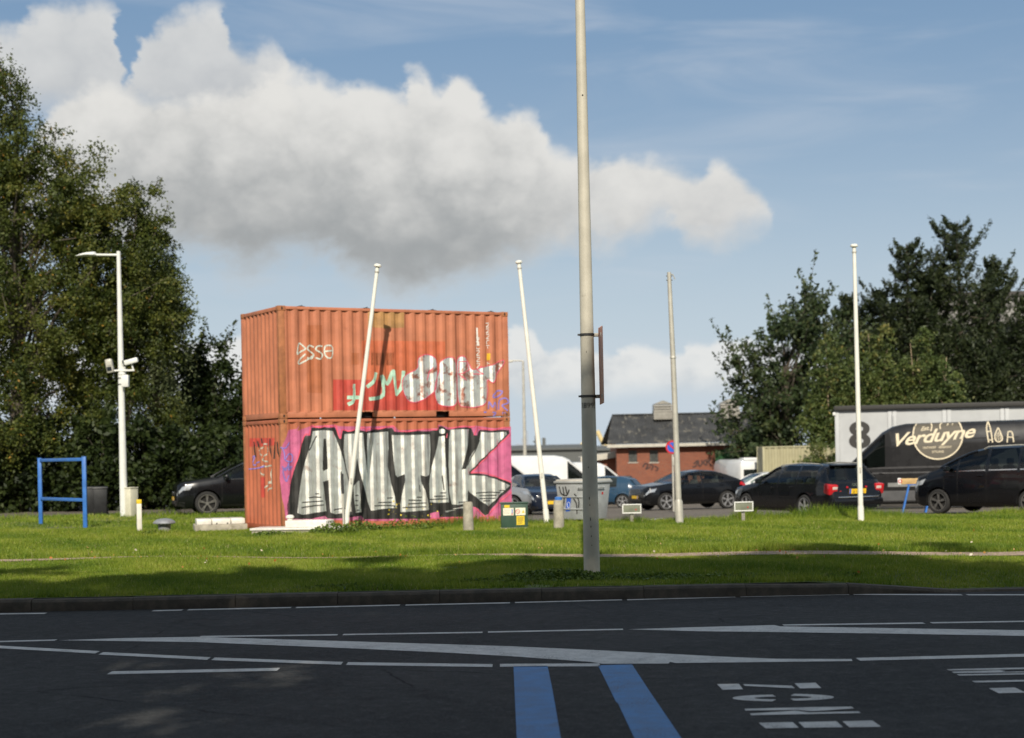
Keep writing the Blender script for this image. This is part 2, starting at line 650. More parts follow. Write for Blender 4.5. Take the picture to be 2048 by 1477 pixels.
# kerb of separate concrete stones, dropped towards the right
KERBM = M('dirty kerb concrete', (0.070, 0.058, 0.043), 0.85, var=0.35, scale=4, bump=0.5, bscale=45, dirt=((0.045, 0.042, 0.03), 0.5, 3.0, 0.7))
kerb = bpy.data.objects.new('kerb', None)
COL.objects.link(kerb)
tag(kerb, kind='structure')
shared = {}
kx = -12.66
for i in range(20):
    def ktop(x):
        return -0.015 - 0.125 * sm(3.9, 5.3, x)
    a, b = ktop(kx), ktop(kx + 1.3)
    key = (round(a, 3), round(b, 3), i % 3)
    if key not in shared:
        m_ = MB().prism([(0.003, 0, ROAD_Z - 0.08), (0.003, 0.0, a - 0.035), (0.003, 0.03, a), (0.003, 0.17, a + 0.004), (0.003, 0.17, ROAD_Z - 0.08)], (1.294, 0, 0))
        for q in (6, 7, 8):
            x_, y_, z_ = m_.v[q]
            m_.v[q] = (x_, y_, z_ + b - a)
        ob = m_.build('kerb_stone', KERBM, kerb, bevel=0.005)
        shared[key] = ob.data
    else:
        ob = link('kerb_stone', shared[key], kerb)
    ob.location = (kx, 20.355 + random.uniform(-.006, .006), random.uniform(-.006, .004))
    ob.rotation_euler = (0, random.uniform(-.003, .003), random.uniform(-.003, .003))
    kx += 1.3

MZ = ROAD_Z + 0.004


def mark(name, pix, mat=PAINTW, z=MZ):
    pts = [on_ground(u, v, z) for u, v in pix]
    me = bpy.data.meshes.new(name)
    me.from_pydata([tuple(p) for p in pts], [], [tuple(range(len(pts)))])
    bm = bmesh.new()
    bm.from_mesh(me)
    for f_ in bm.faces:
        if f_.normal.z < 0:
            f_.normal_flip()
    bm.to_mesh(me)
    bm.free()
    me.materials.append(mat)
    return link(name, me, road)


def dash(name, p0, p1, w=0.12, mat=PAINTW):
    a, b = on_ground(*p0, MZ), on_ground(*p1, MZ)
    h = Vector((0, w / 2, 0))
    m_ = MB().add([a - h, b - h, b + h, a + h], [(0, 1, 2, 3)])
    return m_.build(name, mat, road, fix=False)


for a, b in (((-60, 1229), (92, 1227)), ((305, 1222), (365, 1220.5)), ((376, 1220), (582, 1215.5)), ((592, 1215.5), (800, 1210.5)), ((811, 1210.5), (1020, 1206)),
             ((1030, 1205.5), (1244, 1200)), ((1254, 1200), (1470, 1194)), ((1480, 1193.5), (1697, 1189)), ((1706, 1189), (1924, 1190)), ((1934, 1190), (2090, 1190))):
    dash('edge_dash', a, b, 0.14)
for a, b in (((-60, 1285), (112, 1280.5)), ((400, 1273.5), (675, 1270)), ((686, 1269.5), (965, 1265)), ((976, 1264.5), (1246, 1259)),
             ((1566, 1250.5), (1848, 1246.5)), ((1862, 1246), (2090, 1242.5))):
    dash('lane_dash', a, b, 0.12)
for a, b in (((-60, 1291), (195, 1305)), ((202, 1307), (418, 1317.5)), ((426, 1318), (684, 1327)), ((694, 1327.5), (985, 1331.5)), ((1000, 1331), (1200, 1330)),
             ((1716, 1319), (2090, 1310))):
    dash('lane_dash', a, b, 0.19)
dash('lane_dash', (219, 1346), (557, 1339), 0.19)
mark('taper_marking', [(118, 1281), (392, 1284.5), (700, 1297), (900, 1306), (1024, 1313), (1180, 1324), (1205, 1328), (1337, 1327.5), (1340, 1324), (1352, 1326.5), (1705, 1322.5),
                       (1703, 1318.5), (1552, 1318), (1440, 1313.5), (1337, 1308), (1200, 1301), (1024, 1293), (700, 1283), (560, 1279), (392, 1274), (250, 1276.5)])
mark('taper_marking', [(1256, 1259), (1400, 1263), (1550, 1264.5), (1800, 1268), (2090, 1273), (2090, 1261.5), (1800, 1257), (1560, 1253), (1548, 1250.5), (1400, 1254.5)])
mark('blue_band', [(1027, 1333), (1095, 1332), (1105, 1380), (1124, 1490), (1034, 1490), (1030, 1400)], PAINTB)
mark('blue_band', [(1196, 1331), (1264, 1329), (1300, 1384), (1372, 1490), (1275, 1490), (1236, 1407), (1232, 1404)], PAINTB)


def lz(*p):
    return [(1400 + x / 3.16, 1330 + y / 3.16) for x, y in p]


for q in (((108, 122), (245, 120), (272, 155), (143, 158)), ((272, 122), (330, 124), (580, 132), (600, 148), (540, 146), (285, 133)), ((597, 117), (730, 113), (767, 147), (632, 149)),
          ((283, 278), (680, 268), (958, 264), (973, 276), (760, 290), (700, 293), (620, 285), (285, 289)), ((315, 308), (600, 290), (690, 301), (1000, 294), (1017, 305), (325, 319)),
          ((370, 366), (585, 362), (625, 398), (415, 402)), ((622, 362), (862, 357), (905, 395), (660, 398)), ((900, 357), (1090, 352), (1145, 392), (945, 395)),
          ((1560, 28), (2110, 16), (2110, 26), (1575, 36)), ((1590, 43), (1890, 34), (1930, 39), (1900, 45), (2110, 41), (2110, 47), (1605, 52)), ((1620, 60), (2110, 52), (2110, 60), (1640, 68)),
          ((1718, 102), (2110, 94), (2110, 104), (1740, 112)), ((1825, 148), (1990, 144), (2060, 176), (1888, 180))):
    mark('painted_letter', lz(*q))
for s in (0, 1):
    an = np.linspace(100, 260, 14) if s == 0 else np.linspace(-80, 80, 14)
    dx = -20 if s == 0 else 12
    outer = [(530 + dx + 306 * math.cos(R(a)), 209 - 22 * math.sin(R(a)) + (-4 if s else 1)) for a in an]
    inner = [(530 + dx + 165 * math.cos(R(a)), 209 - 9 * math.sin(R(a)) + (-4 if s else 1)) for a in an[::-1]]
    mark('painted_letter', lz(*(outer + inner)))

# parking bay lines on the car park
for a, b in (((1292, 1037), (1322, 1028)), ((1395, 1022), (1470, 1022))):
    p, q = on_ground(*a, -0.10), on_ground(*b, -0.13)
    d = Vector((q.y - p.y, p.x - q.x, 0)).normalized() * 0.06
    pts = [p - d, q - d, q + d, p + d]
    MB().add([(v.x, v.y, gz(v.x, v.y) - (0.066 if v.y < 41 else 0.026) + 0.012) for v in pts], [(0, 1, 2, 3)]).build('bay_line', PAINTW, lot, fix=False)


# ------------------------------------------------------------------ grass
def quick_mesh(name, V, nper, mat, parent=None, tint=None):
    """V: (n, nper, 3) separate small faces of nper corners"""
    n = len(V)
    me = bpy.data.meshes.new(name)
    me.vertices.add(n * nper)
    me.vertices.foreach_set('co', np.ascontiguousarray(V, dtype=np.float32).ravel())
    me.loops.add(n * nper)
    me.loops.foreach_set('vertex_index', np.arange(n * nper, dtype=np.int32))
    me.polygons.add(n)
    me.polygons.foreach_set('loop_start', np.arange(0, n * nper, nper, dtype=np.int32))
    me.update(calc_edges=True)
    if tint is not None:
        at_ = me.attributes.new('tint', 'FLOAT', 'FACE')
        at_.data.foreach_set('value', np.ascontiguousarray(tint, dtype=np.float32))
    me.materials.append(mat)
    return link(name, me, parent)


GRASS = leaf_mat('grass blades', [(0.0, (0.085, 0.155, 0.010)), (0.45, (0.200, 0.268, 0.022)), (0.8, (0.295, 0.335, 0.042)), (0.93, (0.34, 0.34, 0.07)), (1.0, (0.42, 0.36, 0.16))], 0.35)
POLES_AT = [(-4.0, 36.0), (0.85, 38.3), (7.9, 36.7), (3.9, 38.1), (1.1, 22.3), (-11.8, 48.5), (-12.5, 44), (-11.3, 42.3), (-8.6, 37), (-8.0, 36.8), (1.05, 35.5), (-1.0, 36), (2.9, 38.6), (5.6, 38.8)]


def blades(n, y0, y1, wfun):
    y = np.sqrt(rng.uniform(y0 ** 2, y1 ** 2, n))
    x = rng.uniform(-1, 1, n) * (0.345 * y + 0.6)
    ge = np.array([grass_edge(a) for a in x])
    keep = (y < ge - 0.05) & (y > 20.54) & ~((np.abs(y - path_y(x)) < 0.17 + 0.14 * np.clip((x + 3) / 6, 0, 1)) & (rng.random(n) < 0.97))
    # nothing grows under the container and the slabs
    lx = (x + 5.28) * math.cos(R(30)) + (y - 36.6) * math.sin(R(30))
    ly = -(x + 5.28) * math.sin(R(30)) + (y - 36.6) * math.cos(R(30))
    keep &= ~((lx > 0.05) & (lx < 6.0) & (ly > 0.03) & (ly < 2.4))
    # bare scuffs near the kerb
    sc = np.sin(x * 2.3 + 1) * np.sin(y * 3.1 + x * 0.7) + np.sin(x * 5.1) * 0.5
    keep &= ~((sc > 1.22) & (y < 24.5) & (rng.random(n) < 0.85))
    x, y, ge, ly, lx = x[keep], y[keep], ge[keep], ly[keep], lx[keep]
    n = len(x)
    h = rng.uniform(0.035, 0.075, n) * (1 + 0.35 * np.sin(x * 1.3) * np.sin(y * 1.1))
    tall = np.clip(1 - (ge - y) / 1.6, 0, 1)
    h *= 1 + tall * (1.2 + 1.3 * np.clip(np.sin(x * 1.1 + 0.4) + 0.3, 0, 1))
    hump = np.exp(-((x - 8.1) / 1.7) ** 2) + 0.7 * np.exp(-((x - 5.6) / 0.8) ** 2)
    h *= 1 + hump * np.clip(1 - (ge - y) / 3.0, 0, 1) * 1.0
    near_c = np.clip(1 - np.abs(ly) / 0.5, 0, 1) * ((lx > -0.6) & (lx < 6.4))
    h *= 1 + near_c * 1.6
    h *= 1 + 1.3 * np.clip(1 - np.abs(y - path_y(x) - 0.5) / 0.22, 0, 1)
    h *= np.where((path_y(x) - y > 0.25) & (path_y(x) - y < 0.9), 0.6, 1.0)
    for px, py in POLES_AT:
        d = np.hypot(x - px, y - py)
        h *= 1 + 1.5 * np.clip(1 - d / 0.45, 0, 1)
    tr = np.random.default_rng(99)
    for _ in range(170):                                  # coarse tufts
        ty = tr.uniform(20.7, 40)
        tx, trd, th_ = tr.uniform(-1, 1) * 0.34 * ty, tr.uniform(0.08, 0.3), tr.uniform(0.4, 1.3)
        m = (np.abs(x - tx) < trd) & (np.abs(y - ty) < trd)
        h[m] *= 1 + th_ * np.clip(1 - np.hypot(x[m] - tx, y[m] - ty) / trd, 0, 1)
    z = np.array([gz(a, b) + verge_bump(a, b) for a, b in zip(x, y)]) - 0.012
    w = wfun(y) * rng.uniform(0.7, 1.3, n)
    th = rng.uniform(0, 2 * np.pi, n)
    la = rng.uniform(0, 2 * np.pi, n)
    le = h * rng.uniform(0.1, 0.8, n)
    V = np.zeros((n, 3, 3))
    V[:, 0] = np.stack([x - w * np.cos(th), y - w * np.sin(th), z], 1)
    V[:, 1] = np.stack([x + w * np.cos(th), y + w * np.sin(th), z], 1)
    V[:, 2] = np.stack([x + le * np.cos(la), y + le * np.sin(la), z + h], 1)
    pt = 0.5 + 0.14 * np.sin(x * 6.3 + 1.3 * np.sin(y * 5.1)) * np.sin(y * 4.7 + 1.9 * np.sin(x * 3.3)) + 0.22 * np.sin(x * 0.8 + 2) * np.sin(y * 0.9) + 0.12 * np.sin(x * 2.9 + y * 1.7)
    ti = np.clip(pt + rng.normal(0, 0.17, n) - 0.25 * np.clip(h / 0.2, 0, 1), 0, 0.90)
    ti[rng.random(n) < 0.02] = 1.0
    return V, ti


A_ = [blades(330000, 20.5, 28.0, lambda y: 0.006 + 0 * y), blades(330000, 28.0, 41.0, lambda y: 0.009 + 0 * y), blades(70000, 41.0, 50.0, lambda y: 0.012 + 0 * y)]
gr = quick_mesh('grass', np.concatenate([a[0] for a in A_]), 3, GRASS, None, np.concatenate([a[1] for a in A_]))
tag(gr, 'short sunlit green grass covering the roadside verge', 'grass', kind='stuff')


def leaf_quads(C, size, rg, droop=0.0, asp=0.55):
    n = len(C)
    u = rg.normal(size=(n, 3))
    u[:, 2] -= droop
    u /= np.linalg.norm(u, axis=1)[:, None]
    r_ = rg.normal(size=(n, 3))
    v = np.cross(u, r_)
    v /= np.linalg.norm(v, axis=1)[:, None] + 1e-9
    s = (size * rg.uniform(0.6, 1.35, n))[:, None]
    return np.stack([C - u * s, C + v * s * asp, C + u * s, C - v * s * asp], 1)


WEED = leaf_mat('weed leaves', [(0, (0.045, 0.085, 0.010)), (0.6, (0.11, 0.17, 0.02)), (1, (0.19, 0.25, 0.04))], 0.3)


def weeds(spots, label):
    Cs, T = [], []
    for (px, py, rx, ry, h, n) in spots:
        a = rng.uniform(0, 2 * np.pi, n)
        q = np.sqrt(rng.random(n))
        x, y = px + rx * q * np.cos(a), py + ry * q * np.sin(a)
        z = np.array([max(gz(i, j), -9) for i, j in zip(x, y)]) + rng.random(n) * h * (1 - 0.7 * q)
        Cs.append(np.stack([x, y, z], 1))
        T.append(rng.random(n))
    C = np.concatenate(Cs)
    o_ = quick_mesh('weeds', leaf_quads(C, 0.035, rng), 4, WEED, None, np.concatenate(T))
    tag(o_, label, 'weeds', kind='stuff')


weeds([(0.55, 22.0, 0.75, 0.45, 0.13, 1500), (1.6, 21.6, 1.0, 0.35, 0.07, 900), (-0.3, 21.3, 1.0, 0.3, 0.07, 700), (3.0, 21.3, 1.6, 0.3, 0.06, 800), (-2.2, 20.9, 0.7, 0.25, 0.06, 400)], 'dark low weeds growing round the foot of the tall lamp post')
weeds([(-3.95, 35.1, 0.55, 0.35, 0.32, 900), (-3.45, 35.9, 0.5, 0.5, 0.34, 900), (-5.3, 34.95, 0.5, 0.25, 0.14, 400), (-2.4, 37.2, 0.8, 0.35, 0.34, 350), (-8.3, 36.9, 0.3, 0.3, 0.12, 250), (-7.3, 37.6, 0.7, 0.2, 0.06, 150)], 'leafy weeds and tall grass at the foot of the containers')
FLOW = M('yellow flower heads', (0.62, 0.46, 0.03), 0.7)
C = np.stack([rng.uniform(-3.1, -1.7, 34), np.zeros(34), rng.uniform(0.2, 0.62, 34)], 1)
C[:, 1] = 36.6 + (C[:, 0] + 5.28) * math.tan(R(30)) - rng.uniform(0.15, 0.5, 34)
o = quick_mesh('flowers', leaf_quads(C, 0.022, rng, asp=0.9), 4, FLOW)
tag(o, 'tiny yellow wild flowers in front of the painted container', 'flowers', kind='stuff')
LITTER = leaf_mat('fallen leaves', [(0, (0.42, 0.15, 0.03)), (0.5, (0.5, 0.28, 0.08)), (1, (0.65, 0.6, 0.5))], 0.1)
C = np.stack([rng.uniform(-9, 9, 110), rng.normal(0, 1.6, 110), np.full(110, 0.045)], 1)
C[:, 1] += path_y(C[:, 0])
C = C[C[:, 1] > 20.7]
o = quick_mesh('fallen_leaves', leaf_quads(C, 0.026, rng, asp=0.8), 4, LITTER, None, rng.random(len(C)) ** 1.5)
tag(o, 'fallen autumn leaves scattered on the grass', 'leaves', kind='stuff')

# ------------------------------------------------------------------ the two stacked containers
CP, CA = Vector((-5.28, 36.6, 0)), R(30)
CL, CW, CH = 6.058, 2.438, 2.591
cs_, sn_ = math.cos(CA), math.sin(CA)


def wall(u, v):
    """spot of the long painted wall (metres along it, height)"""
    a, b = unroll(u, v)
    Y = (cs_ * CP.y - sn_ * CP.x) / (cs_ - a * sn_)
    return ((a * Y - CP.x) * cs_ + (Y - CP.y) * sn_, EYE + b * Y)


def endwall(u, v):
    a, b = unroll(u, v)
    Y = (CP.x * cs_ + CP.y * sn_) / (a * cs_ + sn_)
    return (-(a * Y - CP.x) * sn_ + (Y - CP.y) * cs_, EYE + b * Y)


def corr(s, L, pitch, m, d0, dep):
    """depth of the corrugated sheet behind the face of the frame"""
    if s < m or s > L - m:
        return 0.0
    k = round((L - 2 * m) / pitch)
    p = (L - 2 * m) / k
    t = ((s - m) / p + 0.13) % 1.0
    if t < 0.26:
        q = 0
    elif t < 0.50:
        q = (t - 0.26) / 0.24
    elif t < 0.76:
        q = 1
    else:
        q = 1 - (t - 0.76) / 0.24
    return d0 + dep * q


def surf_side(s):
    return corr(s, CL, 0.278, 0.155, 0.010, 0.040)


def surf_end(t):
    return corr(t, CW, 0.25, 0.11, 0.012, 0.040)


ORANGE = M('orange container paint', (0.47, 0.168, 0.088), 0.6, var=0.14, scale=1.6, spec=0.4, bump=0.06, bscale=14, dirt=((0.26, 0.075, 0.035), 0.63, 2.6, 0.55), streak=((0.25, 0.085, 0.045), 0.56, 0.5, 4.0))
ORANGE2 = M('older orange container paint', (0.43, 0.130, 0.065), 0.6, var=0.12, scale=1.6, spec=0.4, bump=0.06, bscale=14, dirt=((0.22, 0.07, 0.04), 0.62, 2.6, 0.5), streak=((0.22, 0.08, 0.045), 0.56, 0.5, 4.0))
POST = M('rusty brown container post', (0.36, 0.135, 0.055), 0.7, var=0.2, scale=5, dirt=((0.42, 0.33, 0.03), 0.63, 9.0, 0.6), bump=0.1, bscale=30)
BLACKV = M('black void', (0.012, 0.011, 0.010), 0.9, var=0.1)
DARKST = M('dark dirty steel', (0.05, 0.045, 0.04), 0.7, var=0.3)


def container(name, label, z, paint, upper):
    t = thing(name, label, 'container', (CP.x, CP.y, z), CA)
    # posts
    for x in (0.0, CL):
        for y in (0.0, CW):
            sx, sy = (1 if x == 0 else -1), (1 if y == 0 else -1)
            MB().box(x + sx * 0.078, y + sy * 0.055, CH / 2, 0.150, 0.108, CH - 0.24).build('corner_post', POST if (x == 0 and y == 0) or not upper else paint, t, bevel=0.006)
            for zz in (0.059, CH - 0.059):
                c = MB().box(x + sx * 0.086, y + sy * 0.078, zz, 0.178, 0.162, 0.118).build('corner_casting', POST, t, bevel=0.008)
                hole = MB().prism([(math.cos(q) * 0.020 + x + sx * 0.09, y - sy * 0.0045, math.sin(q) * 0.036 + zz) for q in np.linspace(0, 2 * math.pi, 13)[:-1]], (0, sy * 0.02, 0))
                hole.build('casting_hole', BLACKV, c)
    # rails
    for y in (0.0, CW):
        sy = 1 if y == 0 else -1
        MB().box(CL / 2, y + sy * 0.035, CH - 0.045, CL - 0.36, 0.06, 0.07).build('top_rail', paint, t, bevel=0.006)
        if upper:
            xs = [0.178, 1.99, 2.35, 4.02, 4.38, CL - 0.178]
            for i in range(0, 6, 2):
                MB().box((xs[i] + xs[i + 1]) / 2, y + sy * 0.04, 0.085, xs[i + 1] - xs[i], 0.05, 0.135).build('bottom_rail', paint, t, bevel=0.006)
            for i in (1, 3):
                MB().box((xs[i] + xs[i + 1]) / 2, y + sy * 0.30, 0.085, xs[i + 1] - xs[i], 0.30, 0.13).build('fork_pocket', BLACKV, t)
                MB().box((xs[i] + xs[i + 1]) / 2, y + sy * 0.042, 0.154, xs[i + 1] - xs[i] - 0.004, 0.045, 0.010).build('pocket_strap', paint, t)
        else:
            MB().box(CL / 2, y + sy * 0.04, 0.085, CL - 0.36, 0.05, 0.135).build('bottom_rail', paint, t, bevel=0.006)
    for x in (0.0, CL):
        sx = 1 if x == 0 else -1
        MB().box(x + sx * 0.04, CW / 2, CH - 0.055, 0.07, CW - 0.33, 0.085).build('end_rail', paint, t, bevel=0.006)
        MB().box(x + sx * 0.045, CW / 2, 0.085, 0.06, CW - 0.33, 0.135).build('end_rail', paint, t, bevel=0.006)
    # corrugated sheets
    def sheet(fun, L, m, place, nm):
        ss = np.arange(m, L - m + 1e-6, 0.008)
        rows = [[place(s, fun(s + 1e-5 if s < L / 2 else s - 1e-5), zz) for s in ss] for zz in np.linspace(0.14, CH - 0.07, 6)]
        MB().grid(rows).build(nm, paint, t, fix=False)
    sheet(surf_side, CL, 0.155, lambda s, d, zz: (s, d, zz), 'side_wall')
    sheet(surf_side, CL, 0.155, lambda s, d, zz: (s, CW - d, zz), 'side_wall')
    sheet(surf_end, CW, 0.11, lambda s, d, zz: (d, s, zz), 'end_wall')
    sheet(surf_end, CW, 0.11, lambda s, d, zz: (CL - d, s, zz), 'end_wall')
    # roof of shallow ribs
    rows = []
    for x in np.arange(0.05, CL - 0.04, 0.035):
        q = 0.012 * (1 if (x / 0.21) % 1 < 0.5 else 0)
        rows.append([(x, y, CH - 0.035 + q) for y in np.linspace(0.05, CW - 0.05, 4)])
    MB().grid(rows).build('roof', paint, t, fix=False)
    MB().box(CL / 2, CW / 2, 0.16, CL - 0.2, CW - 0.2, 0.03).build('floor', DARKST, t)
    if upper:
        for u in (594, 725, 858, 975):                   # scraps of roof felt sticking up
            s = wall(u, 618)[0]
            MB().prism([(s, 0.05, CH - 0.005), (s + 0.10, 0.05, CH + 0.012), (s + 0.17, 0.06, CH + 0.035), (s + 0.14, 0.06, CH + 0.014), (s + 0.24, 0.05, CH - 0.005)], (0, 0.03, 0)).build('felt_scrap', BLACKV, t)
    return t


low = container('shipping_container', 'lower orange shipping container, its long side covered in silver block graffiti on pink', 0.0, ORANGE2, False)
upp = container('shipping_container', 'upper orange shipping container stacked on the graffiti one, with red patch and white tags', CH + 0.006, ORANGE, True)


class Decal:
    """sprayed paint: thin skins that follow the corrugated sheet"""
    def __init__(s, parent, z0, end=False):
        s.parent, s.z0, s.end, s.n = parent, z0, end, 0

    def fill(s, name, polys, mat, layer, ds=0.010):
        m_ = MB()
        f_ = surf_end if s.end else surf_side
        off = 0.0022 * layer
        for (a, b, l0, h0, l1, h1) in column_fill(polys, ds):
            d = 1e-5
            da, db = f_(a + d) - off, f_(b - d) - off
            q = [(a, da, l0 - s.z0), (b, db, l1 - s.z0), (b, db, h1 - s.z0), (a, da, h0 - s.z0)]
            if s.end:
                q = [(p[1], p[0], p[2]) for p in q][::-1]
            m_.add(q, [(0, 1, 2, 3)])
        return m_.build(name, mat, s.parent, fix=False)

    def strokes(s, name, lines, w, mat, layer, ds=0.008, curve_=True):
        """every stroke of the can is a painted mark of its own"""
        f_ = surf_end if s.end else surf_side
        off = 0.0022 * layer
        for k, ln in enumerate(lines):
            m_ = MB()
            if curve_ and len(ln) > 2:
                ln = smooth_line(ln, 5)
            # short pieces, so crossings do not cancel out
            for i in range(len(ln) - 1):
                p, q = Vector(ln[i]), Vector(ln[i + 1])
                d_ = q - p
                if d_.length < 1e-4:
                    continue
                e = d_.normalized() * w * 0.3
                for (a, b, l0, h0, l1, h1) in column_fill([stroke_poly([p - e, q + e], w)], ds):
                    o2 = off + 0.00012 * ((k * 7 + i) % 9)
                    da, db = f_(a + 1e-5) - o2, f_(b - 1e-5) - o2
                    Q = [(a, da, l0 - s.z0), (b, db, l1 - s.z0), (b, db, h1 - s.z0), (a, da, h0 - s.z0)]
                    if s.end:
                        Q = [(p_[1], p_[0], p_[2]) for p_ in Q][::-1]
                    m_.add(Q, [(0, 1, 2, 3)])
            m_.build(name, mat, s.parent, fix=False)


def ca(*p): return [wall(580 + x / 7.032, 840 + y / 7.032) for x, y in p]
def cb(*p): return [wall(800 + x / 7.035, 840 + y / 7.035) for x, y in p]
def c1(*p): return [wall(460 + x / 3.413, 580 + y / 3.413) for x, y in p]
def c4(*p): return [endwall(480 + x / 6.153, 820 + y / 6.153) for x, y in p]
def c4w(*p): return [wall(480 + x / 6.153, 820 + y / 6.153) for x, y in p]


PINK = M('sprayed pink', (0.50, 0.115, 0.23), 0.6, var=0.22, scale=3, dirt=((0.60, 0.24, 0.36), 0.55, 1.6, 0.6))
HOTP = M('sprayed hot pink line', (0.70, 0.10, 0.16), 0.6, var=0.12)
BLK = M('sprayed black', (0.022, 0.021, 0.019), 0.55, var=0.4, scale=3, dirt=((0.10, 0.085, 0.075), 0.60, 4.0, 0.6))
SILV = M('sprayed silver', (0.93, 0.91, 0.85), 0.46, metal=0.97, var=0.10, scale=4, dirt=((0.40, 0.18, 0.11), 0.60, 1.9, 0.65), streak=((0.40, 0.33, 0.28), 0.56, 0.6, 5.0), bump=0.10, bscale=9)
SILV2 = M('worn sprayed silver', (0.93, 0.91, 0.85), 0.46, metal=0.97, var=0.10, scale=4, dirt=((0.44, 0.12, 0.06), 0.50, 3.4, 0.9), streak=((0.42, 0.20, 0.12), 0.58, 0.6, 5.0), bump=0.10, bscale=9)
MINT = M('sprayed mint', (0.40, 0.60, 0.46), 0.6, var=0.25, scale=8)
PURP = M('sprayed violet', (0.24, 0.18, 0.50), 0.6, var=0.2)
REDP = M('red paint patch', (0.46, 0.060, 0.040), 0.5, var=0.16, scale=2.5, dirt=((0.46, 0.13, 0.055), 0.60, 3.0, 0.6))
TANP = M('tan primer patch', (0.40, 0.21, 0.075), 0.65, var=0.2, scale=4)
BRNP = M('brown touch-up patch', (0.40, 0.125, 0.050), 0.6, var=0.12, scale=3)
PALE = M('pale faded tag', (0.46, 0.42, 0.34), 0.65, var=0.3, scale=12)
WHT = M('white stencil paint', (0.78, 0.76, 0.70), 0.55, var=0.08)
YST = M('yellow sticker', (0.70, 0.40, 0.02), 0.5, var=0.1)

d = Decal(low, 0.0)
bgp = c4w((600, 250), (700, 235), (735, 190)) + ca((100, 160), (290, 90), (640, 70), (700, 90), (1060, 95), (1460, 85)) + \
    cb((0, 150), (530, 120), (560, 70), (680, 110), (900, 90), (1090, 85), (1330, 120), (1560, 95), (1575, 1385), (900, 1400), (400, 1410)) + ca((1540, 1430), (600, 1410)) + c4w((560, 1350), (545, 1200), (515, 1080), (490, 850), (495, 600), (520, 440), (560, 360))
d.fill('pink_background', [bgp], PINK, 1)
blk = ca((215, 225), (285, 225), (310, 112), (380, 106), (440, 98), (560, 112), (640, 108), (690, 190), (715, 268), (745, 152), (820, 158), (900, 140), (1000, 148), (1080, 165), (1200, 135), (1300, 122), (1440, 115), (1470, 168)) + \
    cb((0, 172), (100, 178), (260, 158), (400, 162), (530, 142), (545, 95), (600, 88), (655, 130), (690, 145), (800, 118), (1010, 102), (1045, 215), (1085, 222), (1120, 160), (1140, 142), (1300, 155), (1440, 140), (1530, 145), (1540, 190), (1400, 340), (1200, 570), (1000, 750),
       (1180, 765), (1400, 820), (1560, 885), (1560, 965), (1400, 1120), (1245, 1325), (1200, 1345), (1120, 1260), (1050, 1225), (980, 1200), (905, 1210), (900, 1365), (565, 1370), (550, 1285), (430, 1320), (440, 1395)) + \
    ca((1500, 1395), (1040, 1400), (1010, 1350), (700, 1390), (540, 1390), (500, 1350), (300, 1395), (0, 1395), (-35, 1390), (-40, 1200), (-8, 1050), (10, 920), (75, 690), (110, 560), (165, 360))
d.fill('black_shadow', [blk], BLK, 2)
LET = {
    'painted_letter_a': [ca((330, 160), (480, 145), (610, 160), (660, 260), (720, 450), (775, 640), (840, 880), (855, 1100), (870, 1290), (650, 1330), (570, 1305), (555, 1000), (548, 850), (470, 875), (500, 1080), (522, 1285), (350, 1310), (180, 1340), (108, 1310), (125, 1100), (150, 900), (190, 720), (240, 520), (290, 330)),
                         ca((480, 270), (515, 265), (530, 400), (540, 690), (475, 725), (462, 690), (470, 450))],
    'painted_letter_n': [ca((770, 200), (900, 195), (1030, 180), (1045, 400), (1100, 770), (1095, 400), (1095, 190), (1200, 180), (1390, 165), (1395, 400), (1385, 650), (1430, 880), (1470, 1050), (1505, 1240), (1340, 1250), (1150, 1280), (1100, 1150), (1030, 900), (985, 700), (955, 530), (940, 620), (900, 850), (880, 900), (845, 850), (790, 620), (755, 420)),
                         ca((893, 930), (985, 850), (1000, 1100), (1010, 1300), (930, 1310), (898, 1080))],
    'painted_letter_t': [cb((-110, 215), (160, 215), (430, 205), (440, 400), (425, 770), (370, 800), (300, 780), (310, 870), (360, 1000), (400, 1150), (410, 1270), (180, 1290), (20, 1300), (15, 1200), (40, 1050), (75, 850), (70, 765), (-30, 810), (-60, 780), (-85, 600))],
    'painted_letter_i': [cb((560, 235), (630, 225), (640, 500), (660, 800), (690, 1160), (560, 1170), (430, 1160), (420, 900), (450, 690), (510, 430)),
                         [wall(800 + (600 + 40 * math.cos(q)) / 7.035, 840 + (163 + 36 * math.sin(q)) / 7.035) for q in np.linspace(0, 2 * math.pi, 15)[:-1]]],
    'painted_letter_k': [cb((720, 140), (850, 132), (980, 135), (960, 330), (920, 520), (880, 700), (930, 690), (1000, 520), (1130, 290), (1150, 170), (1300, 180), (1490, 170), (1500, 205), (1380, 340), (1150, 560), (980, 735), (985, 780), (1200, 790), (1400, 850), (1545, 925), (1400, 1070), (1255, 1220), (1100, 1110), (955, 990), (950, 1180), (830, 1200), (740, 1190), (700, 1000), (690, 600), (700, 300)),
                         cb((640, 1290), (780, 1245), (900, 1222), (900, 1244), (780, 1272), (660, 1302))],
}
for k, v in LET.items():
    d.fill(k, v, SILV, 3)
dk = [ca(*q) for q in (((270, 1097), (350, 1088), (440, 1092)), ((180, 1165), (330, 1152), (465, 1143)), ((170, 1238), (330, 1212), (480, 1198)), ((620, 1270), (710, 1252), (800, 1245)), ((1370, 1102), (1450, 1100)), ((1260, 1165), (1440, 1160)),
                       ((1190, 1212), (1340, 1205), (1480, 1212)), ((920, 1066), (970, 1064)), ((920, 1140), (965, 1138)), ((920, 1205), (965, 1203)), ((940, 1275), (985, 1272)), ((380, 230), (330, 330), (270, 430)), ((370, 1043), (410, 1040)), ((720, 730), (735, 950)))]
